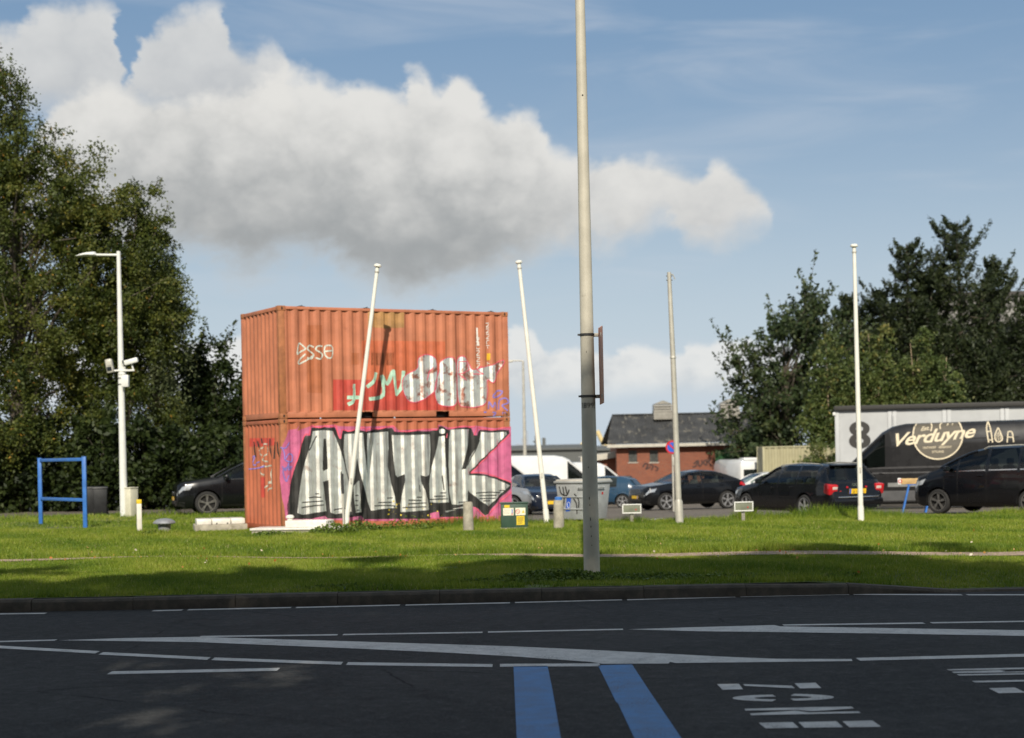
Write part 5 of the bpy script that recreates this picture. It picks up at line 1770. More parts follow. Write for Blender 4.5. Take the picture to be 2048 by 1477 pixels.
MB().box(4.745, 0, 0.585, 0.16, 1.30, 0.035).build('chrome_strip', CHROME, c_e, bevel=0.01)
MB().box(4.70, 0, 0.47, 0.28, 1.58, 0.20).build('bumper', BLACKP, c_e, bevel=0.06)
MB().box(4.33, 0, 1.415, 0.16, 1.05, 0.03, rot=Matrix.Rotation(R(6), 3, 'Y')).build('roof_spoiler', BLACKP, c_e, bevel=0.012)
for y in (-0.30, 0.30):
    MB().box(4.735, y, 0.84, 0.02, 0.06, 0.05).build('plate_lamp', TAIL, c_e, bevel=0.008)
MB().box(4.735, -0.52, 0.735, 0.02, 0.05, 0.03).build('red_badge', TAIL, c_e)
for y in (-0.09, -0.03, 0.03, 0.09):
    k = MB().lathe([(0.026, -0.004), (0.036, -0.004), (0.036, 0.004), (0.026, 0.004)], seg=14, axis='x', close=True, c=(4.705, y, 0.90)).build('ring_emblem', CHROME, c_e)
MB().lathe([(0.03, -0.05), (0.03, 0.05)], c=(4.76, 0.62, 0.33), seg=12, axis='x').build('exhaust_tip', CHROME, c_e)
# light-coloured seats seen through the estate's glass are left to the reflection; a green air freshener is visible
MB().lathe([(0.01, -0.01), (0.06, -0.008), (0.06, 0.008), (0.01, 0.01)], seg=14, axis='x', c=(4.56, 0.24, 1.10)).build('green_sticker', M('green sticker', (0.16, 0.36, 0.06), 0.5), c_e)

# charcoal van with lettering
GV = 'vans in the car park'
VP = (xat(1800, 53.4), 53.4)
VPHI = R(-17)
c_v, b_v = make_car('lettered_van', 'charcoal high-roof van with cream sign-writing and a round emblem', 'van', 'vanlong', VANP, VP, (2.6, -1.0), VPHI, RIMD, group=GV, plate=False, hs=1.06)


def vanside(u, v):
    """spot of the near side of the van (metres from the nose, height above ground)"""
    a, bb = unroll(u, v)
    rt = Matrix.Rotation(VPHI, 3, 'Z')
    O = c_v.location
    n = rt @ Vector((0, 1, 0))
    p0 = O + rt @ Vector((0, -0.965, 0))
    Y = (p0.x * n.x + p0.y * n.y) / (a * n.x + n.y)
    w = Vector((a * Y, Y, EYE + bb * Y)) - O
    l = rt.transposed() @ w
    return (l.x, l.z)


def vc(x, y): return vanside(1720 + x / 6.606, 820 + y / 6.606)


CREAMP = M('cream vinyl', (0.66, 0.57, 0.40), 0.5, var=0.05)
BROWNP = M('brown vinyl', (0.095, 0.082, 0.060), 0.5, var=0.08)
ctr, rr = vc(1025, 335), 0.0
rr = abs(vc(1365, 335)[0] - ctr[0])
circ = lambda r_, n=40: [(ctr[0] + r_ * math.cos(a), ctr[1] + r_ * math.sin(a)) for a in np.linspace(0, 2 * math.pi, n + 1)[:-1]]
body_decal(b_v, c_v, 'emblem_field', [circ(rr * 0.97)], BROWNP, 0.004)
body_decal(b_v, c_v, 'emblem_ring', [circ(rr), circ(rr * 0.945)], CREAMP, 0.007, 0.02)


def van_text(txt, p0, p1, hgt, shear, bold, name, spacing=1.0, off=0.012, mat=CREAMP):
    V, Fc = text_tris(txt, 1.0, shear, bold, spacing=spacing)
    x0, x1 = min(p[0] for p in V), max(p[0] for p in V)
    a, c = vc(*p0), vc(*p1)
    m_ = MB()
    tri = []
    for f_ in Fc:
        pts = []
        for i in f_:
            s = (V[i][0] - x0) / (x1 - x0)
            pts.append((a[0] + (c[0] - a[0]) * s, a[1] + (c[1] - a[1]) * s + V[i][1] * hgt))
        tri.append(pts)
    for pts in tri:
        q = []
        for x, z in pts:
            z = min(z, b_v.ip(b_v.top, x) - 0.01)
            q.append((x, -b_v.side_y(x, z) - off, z))
        m_.add(q, [tuple(range(len(q)))])
    return m_.build(name, mat, c_v, fix=False)


van_text('Verduyne', (470, 410), (1530, 285), 0.60, 0.38, 0.018, 'sign_writing', 0.92, 0.014)
van_text('Est.', (800, 255), (915, 240), 0.19, 0.35, 0.02, 'sign_writing')
van_text('1979', (1110, 195), (1240, 178), 0.17, 0.35, 0.01, 'sign_writing')
van_text('ONTWERP   VERBOUW', (830, 505), (1210, 490), 0.105, 0, 0.01, 'sign_writing', off=0.010)
van_text('STYLING', (950, 560), (1105, 552), 0.105, 0, 0.01, 'sign_writing', off=0.010)


def vstroke(pts, w, name, mat=CREAMP):
    L = smooth_line([vc(*p) for p in pts], 5) if len(pts) > 2 else [vc(*p) for p in pts]
    body_decal(b_v, c_v, name, [stroke_poly(L, w)], mat, 0.009, 0.006)


for q, w in ((((1690, 150), (1672, 250), (1700, 435)), 0.04), (((1690, 150), (1725, 260), (1752, 435)), 0.04), (((1680, 290), (1728, 285)), 0.04), (((1690, 400), (1750, 400)), 0.03),
             (((1825, 235), (1785, 330), (1790, 400), (1830, 428)), 0.035), (((1825, 235), (1868, 330), (1880, 395), (1832, 428)), 0.035), (((1815, 300), (1805, 400)), 0.018), (((1832, 290), (1832, 415)), 0.018), (((1848, 310), (1860, 400)), 0.018),
             (((1955, 290), (1945, 435)), 0.035), (((1955, 290), (2010, 300), (2030, 430)), 0.035), (((1950, 360), (2020, 365)), 0.03), (((905, 150), (945, 200), (935, 285)), 0.04), (((1095, 145), (1055, 200), (1062, 255)), 0.04)):
    vstroke(q, w, 'emblem_line')
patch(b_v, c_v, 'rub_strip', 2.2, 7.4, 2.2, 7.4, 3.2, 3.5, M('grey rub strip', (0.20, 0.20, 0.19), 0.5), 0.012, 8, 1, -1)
patch(b_v, c_v, 'reflection_band', 1.4, 7.4, 1.4, 7.4, 4.35, 4.55, M('painted grey reflection', (0.055, 0.053, 0.053), 0.3, coat=0.8), 0.010, 8, 2, -1)  # this band and the next paint side reflections in lighter grey
patch(b_v, c_v, 'reflection_band', 1.4, 7.4, 1.4, 7.4, 5.02, 5.10, M('painted grey reflection', (0.055, 0.053, 0.053), 0.3, coat=0.8), 0.010, 8, 2, -1)
for xs_ in (3.9, 5.5):
    patch(b_v, c_v, 'panel_seam', xs_, xs_ + 0.015, xs_, xs_ + 0.015, 2.1, 6.95, BLACKV, 0.003, 1, 8, -1)
patch(b_v, c_v, 'lower_panel', 1.5, 4.1, 1.5, 4.1, 1.9, 2.9, M('grey van lower panel', (0.09, 0.09, 0.092), 0.5), 0.008, 6, 3, -1)
patch(b_v, c_v, 'waist_line', 1.2, 6.4, 1.2, 6.4, 6.30, 6.34, BLACKV, 0.004, 8, 1, -1)

# white vans and further cars
make_car('white_van', 'long white high-roof van in side view behind the leaning flagpole', 'van', 'van', WHITEP, (xat(1150, 80), 80), (1.75, .98), R(178), RIM, hs=0.945, ls=1.0, group=GV)
make_car('white_van', 'nose of a white van peeking out behind the right end of the containers', 'van', 'van', WHITEP, (xat(1064, 65), 65), (.95, .4), R(192), RIM, hs=0.80, ls=0.85, group=GV)
make_car('white_van', 'small white van behind the tall lamp post by the brick annex', 'van', 'van', WHITEP, (xat(1214, 88), 88), (1.9, .4), R(184), RIM, hs=0.78, ls=0.8, group=GV)
make_car('parked_car', 'dark navy hatchback facing the camera between flagpole and waste container', 'car', 'hatch', NAVYP, (xat(1108, 57), 57), (0.0, 0), R(104), RIMD, group=GC)
make_car('parked_car', 'front corner of a grey car beside the right end of the containers', 'car', 'hatch', SILVP, (xat(1049, 55), 55), (0.1, .3), R(205), RIM, group=GC)
make_car('parked_car', 'teal blue hatchback with red tail lamp beside the brick annex', 'car', 'hatch', BLUEP, (xat(1244, 73), 73), (3.42, -.82), R(-16), RIM, group=GC)
make_car('parked_car', 'white car roof showing between the two black cars', 'car', 'hatch', WHITEP, (xat(1532, 71), 71), (2.4, 0), R(12), RIM, group=GC, plate=False)

# motorhome
p = (xat(1492, 84), 84)
t = thing('motorhome', 'white rounded motorhome with roof hatches behind the black coupe-roofed car', 'motorhome', (p[0], p[1], gz(*p)), R(8))
MB().box(0.0, 0, 1.22, 2.2, 5.2, 1.75).build('body', WHITEP, t, bevel=0.32)
MB().box(-0.2, -2.60, 1.42, 1.35, 0.03, 0.36).build('rear_window', GLSD, t, bevel=0.01)
MB().box(-0.1, -1.4, 2.12, 1.1, 0.9, 0.14).build('roof_hatch', WHITEP, t, bevel=0.05)
MB().box(0.45, 1.0, 2.12, 0.5, 0.5, 0.12).build('roof_hatch', WHITEP, t, bevel=0.03)
MB().box(0, -2.62, 0.62, 2.0, 0.12, 0.22).build('bumper', TRIM, t, bevel=0.03)
for sx in (-1, 1):
    MB().box(sx * 0.95, -2.605, 1.0, 0.14, 0.03, 0.35).build('tail_lamp', TAIL, t)
    for yy in (-1.5, 1.7):
        wheel_t = MB().lathe([(0.1, -0.1), (0.33, -0.1), (0.34, 0), (0.33, 0.1), (0.1, 0.1)], c=(sx * 0.98, yy, 0.34), seg=20, axis='x').build('wheel', RUBBER, t, smooth=True)
# dark trailer
p = (xat(1228, 82), 82)
t = thing('flat_trailer', 'low black tarpaulin covered trailer in front of the brick annex', 'trailer', (p[0], p[1], gz(*p)), R(-4))
MB().box(0, 0, 0.62, 1.9, 3.2, 0.12).build('bed', DARKST, t, bevel=0.01)
MB().box(0, 0, 1.02, 1.85, 3.1, 0.68).build('tarpaulin', TRIM, t, bevel=0.06)
MB().tube([(0, -1.6, 0.55), (0, -2.6, 0.5)], 0.04, 8).build('drawbar', DARKST, t)
for sx in (-1, 1):
    MB().lathe([(0.1, -0.08), (0.30, -0.08), (0.31, 0), (0.30, 0.08), (0.1, 0.08)], c=(sx * 0.98, 0, 0.31), seg=18, axis='x').build('wheel', RUBBER, t, smooth=True)

# trestle with a timber beam between estate and people carrier
WOOD = M('raw timber', (0.50, 0.33, 0.14), 0.7, var=0.15, scale=8)
p = (xat(1828, 46.8), 46.8)
t = thing('trestle', 'blue trestle carrying a short timber beam in front of the lettered van', 'trestle', (p[0], p[1], gz(*p) - 0.03), R(-12))
for sx in (-0.15, 0.5):
    for sy in (-1, 1):
        MB().tube([(sx - 0.20, sy * 0.28, 0), (sx, sy * 0.04, 0.80)], 0.028, 8).build('leg', BLUEF, t, smooth=True)
    MB().tube([(sx - 0.12, -0.17, 0.35), (sx - 0.12, 0.17, 0.35)], 0.018, 6).build('brace', BLUEF, t)
MB().box(0.15, 0, 0.815, 0.75, 0.08, 0.03).build('top_bar', BLUEF, t)
t2 = thing('timber_beam', 'pale timber beam with a red ringed end lying on the blue trestle', 'beam', (p[0], p[1], gz(*p) + 0.80), R(-12))
MB().box(0.18, 0, 0.085, 1.15, 0.10, 0.17).build('beam', WOOD, t2, bevel=0.006)
MB().box(-0.42, -0.0, 0.085, 0.10, 0.104, 0.19).build('white_end', WMET, t2, bevel=0.01)
MB().lathe([(0.035, -0.056), (0.058, -0.056), (0.058, -0.052), (0.035, -0.052)], c=(-0.40, 0, 0.09), seg=16, axis='y', close=True).build('red_ring', REDS, t2)

# ------------------------------------------------------------------ buildings and harbour
def brick_mat():
    m = bpy.data.materials.new('red brickwork')
    m.use_nodes = True
    t = m.node_tree
    N.t = t
    b = t.nodes['Principled BSDF']
    tc = t.nodes.new('ShaderNodeTexCoord')
    mp = t.nodes.new('ShaderNodeMapping')
    mp.inputs['Rotation'].default_value = (R(90), 0, 0)
    t.links.new(tc.outputs['Object'], mp.inputs[0])
    br = t.nodes.new('ShaderNodeTexBrick')
    br.inputs['Scale'].default_value = 1.0
    br.inputs['Brick Width'].default_value = 0.22
    br.inputs['Row Height'].default_value = 0.065
    br.inputs['Mortar Size'].default_value = 0.008
    br.inputs['Color1'].default_value = (0.27, 0.075, 0.035, 1)
    br.inputs['Color2'].default_value = (0.20, 0.055, 0.030, 1)
    br.inputs['Mortar'].default_value = (0.20, 0.13, 0.09, 1)
    t.links.new(mp.outputs[0], br.inputs['Vector'])
    n1 = noise(N(tc.outputs['Object']), 0.9, 6, 0.6)
    c = mixc(sstep(n1, 0.35, 0.7) * 0.4, N(br.outputs['Color']), (0.14, 0.045, 0.028))
    t.links.new(c.s, b.inputs['Base Color'])
    b.inputs['Roughness'].default_value = 0.85
    return m


BRICK = brick_mat()
MOSS = M('mossy fibre cement roof', (0.040, 0.041, 0.042), 0.85, var=0.3, scale=1.2, dirt=((0.20, 0.18, 0.14), 0.55, 1.8, 0.6), streak=((0.26, 0.24, 0.19), 0.57, 0.55, 4.5, (1.0, 0.16, 0.16)), bump=0.2, bscale=10)
FASC = M('pale fascia board', (0.48, 0.45, 0.38), 0.6, var=0.1)
DOORG = M('green steel door', (0.015, 0.085, 0.020), 0.55, var=0.12)
LOUV = M('grey louvre', (0.27, 0.255, 0.22), 0.7, var=0.15)

YB = 95.0
xl, xr = xat(1234, YB), xat(1500, YB)
zg = gz(20, YB)
ze = at(1234, 893, YB).z
t = thing('brick_building', 'low red brick building with a mossy dark roof and two roof vents', 'building', (xl, YB, zg))
Wd, Hh, Dp = 10.4, ze - zg, 6.0


def wall_with_holes(par, name, W_, H_, th, holes, mat):
    xs = sorted({0, W_} | {h[0] for h in holes} | {h[1] for h in holes})
    zs = sorted({0, H_} | {h[2] for h in holes} | {h[3] for h in holes})
    m_ = MB()
    for i in range(len(xs) - 1):
        for j in range(len(zs) - 1):
            cx, cz = (xs[i] + xs[i + 1]) / 2, (zs[j] + zs[j + 1]) / 2
            if any(h[0] < cx < h[1] and h[2] < cz < h[3] for h in holes):
                continue
            m_.add([(xs[i], 0, zs[j]), (xs[i + 1], 0, zs[j]), (xs[i + 1], 0, zs[j + 1]), (xs[i], 0, zs[j + 1])], [(0, 1, 2, 3)])
    for h in holes:
        a = [(h[0], h[2]), (h[1], h[2]), (h[1], h[3]), (h[0], h[3])]
        for k in range(4):
            p, q = a[k], a[(k + 1) % 4]
            m_.add([(p[0], 0, p[1]), (q[0], 0, q[1]), (q[0], th, q[1]), (p[0], th, p[1])], [(0, 1, 2, 3)])
    return m_.build(name, mat, par, fix=False)


def px(u, v):
    q = at(u, v, YB)
    return q.x - xl, q.z - zg


h1 = (px(1257, 901)[0], px(1274, 901)[0], px(1257, 925)[1], px(1257, 901)[1])
h2 = (px(1299, 901)[0], px(1316, 901)[0], px(1299, 925)[1], px(1299, 901)[1])
dr = (px(1430, 900)[0], px(1478, 900)[0], 0.02, px(1430, 900)[1])
wall_with_holes(t, 'front_wall', Wd, Hh, 0.12, [h1, h2, dr], BRICK)
MB().add([(0, 0, 0), (0, Dp, 0), (0, Dp, Hh), (0, Dp / 2, Hh + 1.75), (0, 0, Hh)], [(0, 1, 2, 3, 4)]).build('gable_wall', BRICK, t, fix=False)
MB().add([(Wd, 0, 0), (Wd, Dp, 0), (Wd, Dp, Hh), (Wd, Dp / 2, Hh + 1.75), (Wd, 0, Hh)], [(0, 1, 2, 3, 4)]).build('gable_wall', BRICK, t, fix=False)
MB().add([(0, Dp, 0), (Wd, Dp, 0), (Wd, Dp, Hh), (0, Dp, Hh)], [(0, 1, 2, 3)]).build('back_wall', BRICK, t, fix=False)
for h in (h1, h2):
    w_ = MB().box((h[0] + h[1]) / 2, 0.11, (h[2] + h[3]) / 2, h[1] - h[0], 0.03, h[3] - h[2]).build('window', M('dusty dark pane', (0.065, 0.07, 0.066), 0.3, var=0.2), t)
    MB().box((h[0] + h[1]) / 2, 0.02, h[2] - 0.03, h[1] - h[0] + 0.1, 0.12, 0.05).build('sill', FASC, w_)
    for xx in np.linspace(h[0], h[1], 4)[1:-1]:
        MB().box(xx, 0.09, (h[2] + h[3]) / 2, 0.03, 0.02, h[3] - h[2]).build('bar', DARKST, w_)
dd = MB().box((dr[0] + dr[1]) / 2, 0.10, (dr[2] + dr[3]) / 2, dr[1] - dr[0], 0.05, dr[3] - dr[2]).build('door', DOORG, t)
MB().add([((dr[0] + dr[1]) / 2 + x, 0.06, 1.35 + z) for x, z in ((-0.35, 0), (0.05, 0), (-0.15, 0.42))], [(0, 1, 2)]).build('warning_sign', YEL, dd, fix=False)
MB().box((dr[0] + dr[1]) / 2, 0.07, (dr[2] + dr[3]) / 2, 0.02, 0.012, dr[3] - dr[2]).build('door_gap', BLACKV, dd)
# roof of corrugated sheets, eaves overhang
rz0 = at(1213, 889, YB - 0.5).z - zg
yr, zr = Dp / 2, at(1234, 831, YB + 3.0).z - zg
xo0, xo1 = px(1213, 890)[0], Wd + 0.4
for sgn in (0, 1):
    ns = 44
    sheets = 9
    for k in range(sheets):
        rows = []
        xa, xb = xo0 + (xo1 - xo0) * k / sheets, xo0 + (xo1 - xo0) * (k + 1) / sheets + 0.03
        if k == 0:
            pass
        cols = np.arange(xa, xb, 0.045)
        for s_ in np.linspace(0, 1, 4):
            y = (-0.5 + (yr + 0.5) * s_) if sgn == 0 else (Dp + 0.5 - (yr + 0.5) * s_)
            xsft = 0.55 * s_ if k == 0 else 0
            rows.append([(x + max(0, xsft - (x - xa)), y, rz0 + (zr - rz0) * s_ + 0.018 * math.sin(x * 2 * math.pi / 0.18) + 0.006 * (k % 2)) for x in cols])
        MB().grid(rows).build('roof_sheet', MOSS, t, fix=False)
MB().box((xo0 + xo1) / 2 + 0.3, yr, zr + 0.03, xo1 - xo0 - 0.5, 0.3, 0.07).build('ridge_cap', MOSS, t, bevel=0.02)
MB().box((xo0 + xo1) / 2, -0.47, rz0 - 0.12, xo1 - xo0, 0.06, 0.18).build('fascia', FASC, t)
MB().box((xo0 + xo1) / 2, -0.24, rz0 - 0.20, xo1 - xo0 - 0.1, 0.42, 0.03).build('soffit', FASC, t)
for (u0, u1, vt, vb) in ((1307, 1344, 801, 840), (1440, 1478, 798, 838)):
    Yv = YB + 2.2
    a, c = at(u0, vb, Yv), at(u1, vt, Yv)
    w_, h_ = c.x - a.x, c.z - a.z
    cx, zb = (a.x + c.x) / 2 - xl, a.z - zg
    v_ = MB().box(cx, 2.4, zb + h_ * 0.2, w_, 1.0, h_ * 0.4).build('roof_vent', LOUV, t, bevel=0.01)
    for k in range(3):
        MB().box(cx, 2.4, zb + h_ * (0.46 + 0.13 * k), w_ * 1.02, 1.06, h_ * 0.09, top=0.96).build('louvre', LOUV, v_)
        MB().box(cx, 2.4, zb + h_ * (0.405 + 0.13 * k), w_ * 0.86, 0.9, h_ * 0.05).build('louvre_gap', BLACKV, v_)
    MB().prism([(cx - w_ * 0.5, 1.85, zb + h_ * 0.80), (cx, 1.85, zb + h_), (cx + w_ * 0.5, 1.85, zb + h_ * 0.80)], (0, 1.1, 0)).build('vent_cap', LOUV, v_)
tagl = [[px(u, v) for u, v in q] for q in (((1388, 928), (1395, 922), (1392, 932), (1386, 934)), ((1397, 922), (1398, 932), (1403, 930), (1404, 921)), ((1410, 921), (1407, 926), (1412, 931)), ((1413, 920), (1414, 930)), ((1414, 925), (1421, 918), (1418, 926), (1424, 932)),
                                          ((1286, 934), (1290, 928), (1296, 930), (1292, 938), (1300, 935)), ((1300, 930), (1306, 932), (1303, 940)), ((1310, 933), (1316, 938), (1312, 942)))]
for q in tagl:
    ribbon(t, 'sprayed_tag', q, 0.09, M('faded black tag', (0.06, 0.03, 0.025), 0.8), (0, -0.015, 0))
# low annex on its left
YA = 96.5
xa0, xa1 = xat(1168, YA), xat(1236, YA)
za = at(1200, 905, YA).z
t = thing('brick_annex', 'low brick annex with a pale flat fascia left of the brick building', 'building', (xa0, YA, zg))
HA = za - zg
MB().box((xa1 - xa0) / 2, 2, (HA - 0.3) / 2, xa1 - xa0, 4, HA - 0.3).build('wall', BRICK, t)
MB().prism([(-0.2, -0.4, HA - 0.62), (xa1 - xa0 - 0.02, -0.4, HA - 0.32), (xa1 - xa0 - 0.02, -0.4, HA), (-0.2, -0.4, HA - 0.26)], (0, 4.6, 0)).build('fascia', FASC, t)

# long shed roofs and harbour things on the skyline
SHED = M('distant dark shed', (0.10, 0.105, 0.10), 0.8)
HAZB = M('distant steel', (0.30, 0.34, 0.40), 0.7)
CRANEY = M('crane yellow', (0.62, 0.49, 0.24), 0.6)
Y = 260.0
for (u0, u1, v, lab) in ((700, 1170, 909, 'long low dark shed on the skyline behind the white van'), (1140, 1250, 903, 'low grey shed roof on the skyline by the annex'), (-200, 520, 905, 'low pale warehouse glimpsed between the left trees')):
    a, c = at(u0, v, Y), at(u1, v, Y)
    t = thing('warehouse', lab, 'warehouse', (a.x, Y, -1.15))
    MB().box((c.x - a.x) / 2, 10, (a.z + 1.15) / 2, c.x - a.x, 20, a.z + 1.15).build('wall', SHED if u0 > 0 else HAZB, t)
    MB().prism([(-1, -0.5, a.z + 1.15), (c.x - a.x + 1, -0.5, a.z + 1.15), (c.x - a.x + 1, 10, a.z + 1.75), (-1, 10, a.z + 1.75)], (0, 0, 0.3)).build('roof', SHED, t)
    Y += 25
Yc = 420.0
# yellow crane with bent jib
a = at(1216, 912, Yc)
t = thing('harbour_crane', 'pale yellow harbour crane jib rising left of the brick building', 'crane', (a.x, Yc, -1.15))
f0 = lambda u, v: at(u, v, Yc) - Vector((a.x, Yc, -1.15))
MB().tube([f0(1216, 960), f0(1221, 892)], 0.9, 8).build('tower', CRANEY, t)
MB().tube([f0(1208, 890), f0(1194, 862)], 0.6, 8).build('jib', CRANEY, t)
MB().tube([f0(1208, 890), f0(1221, 892)], 0.5, 8).build('luffing_arm', CRANEY, t)
a = at(1158, 912, Yc)
t = thing('harbour_crane', 'pale yellow crane hook arm showing left of the tall lamp post', 'crane', (a.x, Yc, -1.15))
MB().tube([f0(1158, 899), f0(1164, 890), f0(1178, 880)], 0.55, 8).build('jib', CRANEY, t)
MB().tube([f0(1178, 960), f0(1178, 880)], 0.6, 8).build('tower', CRANEY, t)
Yc = 330.0
for nm, lab, parts_ in (('ship_mast', 'bluish ship superstructure with deckhouse on the skyline behind the containers', [('deckhouse', 'b', 1049, 893, 12, 34), ('mast', 'b', 1055, 884, 2, 44), ('deckhouse', 'b', 1037, 898, 9, 20), ('bridge', 'b', 1047, 890, 26, 3)]),
                        ('ship_funnel', 'dark ship funnel standing on the skyline beside the flagpole', [('funnel', 'd', 1088, 893, 6, 34), ('funnel_cap', 'd', 1088, 880, 4, 6)]),
                        ('mast_platform', 'thin mast with a small platform on the skyline behind the flagpole', [('mast', 'd', 1071, 892, 1.5, 40), ('platform', 'd', 1071, 884, 9, 4)]),
                        ('signal_mast', 'small signal mast on the skyline left of the tall lamp post', [('mast', 'd', 1117, 903, 1.5, 22), ('crossbar', 'd', 1115, 894, 7, 3), ('mast', 'd', 1113, 900, 1, 14)])):
    a = at(parts_[0][2], 915, Yc)
    t = thing(nm, lab, 'ship' if 'ship' in nm else 'mast', (a.x, Yc, -1.15))
    for (pn, mm, u, v, w_, h_) in parts_:
        p0, p1 = at(u - w_ / 2, v + h_ / 2, Yc), at(u + w_ / 2, v - h_ / 2, Yc)
        MB().box((p0.x + p1.x) / 2 - a.x, 0, (p0.z + p1.z) / 2 + 1.15, p1.x - p0.x, max(0.5, (p1.x - p0.x) * 0.7), p1.z - p0.z).build(pn, HAZB if mm == 'b' else SHED, t)
    Yc += 12
# thin lamp behind the containers
Yl = 105.0
a = at(1050, 915, Yl)
t = thing('lamp_post', 'distant thin grey lamp post with a short arm behind the containers', 'lamp post', (a.x, Yl, -1.15))
tp = at(1046, 722, Yl) - Vector((a.x, Yl, -1.15))
MB().tube([(0, 0, 0), (0, 0, 1.5), tp], [0.16, 0.13, 0.07], 12).build('shaft', GALV, t, smooth=True)
MB().tube([tp, tp + Vector((-0.85, 0, 0.02))], 0.045, 8).build('arm', GALV, t)
MB().box(tp.x - 0.85, tp.y, tp.z - 0.02, 0.35, 0.25, 0.14).build('lantern', GALV, t, bevel=0.03)

# grey modular building with the big 8
Yg = 60.0
GPH = R(-11)
a = at(1669, 822, Yg)
zg2 = gz(a.x, Yg)
GREYC = M('pale grey wall panel', (0.44, 0.45, 0.45), 0.55, var=0.06, scale=1.5, dirt=((0.32, 0.32, 0.31), 0.64, 1.2, 0.4))
t = thing('modular_building', 'long pale grey modular building with a big black number eight', 'building', (a.x, Yg, zg2), GPH)
HG = a.z - zg2
edges = [0.0]
for u in (1779, 1882, 1990, 2095):
    edges.append((at(u, 830, Yg).x - a.x) / math.cos(GPH))
for i in range(len(edges) - 1):
    x0_, x1_ = edges[i], edges[i + 1]
    MB().box((x0_ + x1_) / 2, 0.06, HG / 2, x1_ - x0_ - 0.34, 0.10, HG).build('wall_panel', GREYC, t)
    for xx in (x0_ + 0.085, x1_ - 0.085):
        MB().box(xx, 0.05, HG / 2, 0.16, 0.14, HG).build('post', GREYC, t, bevel=0.01)
MB().box(edges[-1] / 2, 1.4, HG / 2, edges[-1] - 0.1, 2.4, HG - 0.1).build('core', GREYC, t)
MB().box(edges[-1] / 2 + 0.04, 1.3, HG + 0.09, edges[-1] + 0.10, 2.9, 0.17).build('roof_edge', M('dark roof edging', (0.035, 0.033, 0.03), 0.7), t, bevel=0.02)
MB().box(edges[-1] / 2, -0.03, 0.22, edges[-1], 0.10, 0.44).build('plinth', DARKST, t)  # added dark strip standing in for the shade under the van
MB().tube([(edges[1] + 0.02, -0.06, HG - 0.25), (edges[1] + 0.02, -0.06, 0.2)], 0.035, 8).build('downpipe', GREYC, t)
MB().box(-0.02, -0.04, HG - 0.12, 0.10, 0.10, 0.12).build('security_camera', WMET, t, bevel=0.02)


def gpix(u, v):
    q = at(u, v, Yg)
    return ((q.x - a.x), q.z - zg2)


cx, cz1 = gpix(1718, 858)
_, cz2 = gpix(1718, 882)
m_ = MB()
for cz_, ro, ri in ((cz1, 0.345, 0.125), (cz2, 0.365, 0.125)):
    n = 36
    for k in range(n):
        q0, q1 = 2 * math.pi * k / n, 2 * math.pi * (k + 1) / n
        sq = lambda q, r_: (cx + r_ * 1.08 * math.cos(q), -0.006 if cz_ == cz1 else -0.008, cz_ + r_ * 0.80 * math.sin(q))
        m_.add([sq(q0, ri), sq(q1, ri), sq(q1, ro), sq(q0, ro)], [(0, 1, 2, 3)])
m_.build('number_eight', M('black vinyl', (0.03, 0.028, 0.025), 0.6), t, fix=False)

# tan corrugated container by the trees
Yt = 78.0
a = at(1525, 894, Yt)
TAN = M('tan container paint', (0.36, 0.33, 0.20), 0.6, var=0.08, scale=2, streak=((0.22, 0.18, 0.10), 0.62, 0.4, 2.0))
t = thing('storage_container', 'tan corrugated storage container standing under the right-hand trees', 'container', (a.x, Yt, gz(a.x, Yt)), R(-2))
HT = a.z - gz(a.x, Yt)
LT = at(1672, 900, Yt).x - a.x
for y in (0.0, 2.4):
    rows = [[(s, y + corr(s, LT, 0.28, 0.08, 0.01, 0.045) * (1 if y == 0 else -1), z) for s in np.arange(0.08, LT - 0.08, 0.012)] for z in (0.12, HT - 0.08)]
    MB().grid(rows).build('side_wall', TAN, t, fix=False)
for x in (0.045, LT - 0.045):
    MB().box(x, 1.2, HT / 2, 0.05, 2.3, HT - 0.1).build('end_wall', TAN, t)
    for y in (0.04, 2.36):
        MB().box(x, y, HT / 2, 0.10, 0.09, HT).build('corner_post', TAN, t, bevel=0.008)
MB().box(LT / 2, 1.2, HT - 0.03, LT - 0.1, 2.42, 0.07).build('roof', TAN, t, bevel=0.01)
MB().box(LT / 2, 1.2, 0.07, LT - 0.1, 2.38, 0.13).build('base_rail', TAN, t)

# grey block behind the conifers
Yk = 135.0
a = at(1850, 596, Yk)
t = thing('office_block', 'tall grey office block mostly hidden behind the dark conifers', 'building', (a.x, Yk, -1.15))
HK = a.z + 1.15
OFF = M('grey concrete panels', (0.24, 0.23, 0.215), 0.7, var=0.1, scale=0.5)
MB().box(8, 5, HK / 2, 16, 10, HK).build('wall', OFF, t)
MB().box(8, 5, HK + 0.2, 16.4, 10.4, 0.4).build('roof_edge', DARKST, t)
for fl_ in range(4):
    for k in range(6):
        w_ = MB().box(1.6 + k * 2.5, -0.02, 2.2 + fl_ * 3.2, 1.8, 0.06, 1.6).build('window', GLSD, t)
        MB().box(1.6 + k * 2.5, -0.08, 1.36 + fl_ * 3.2, 1.95, 0.16, 0.08).build('sill', FASC, w_)

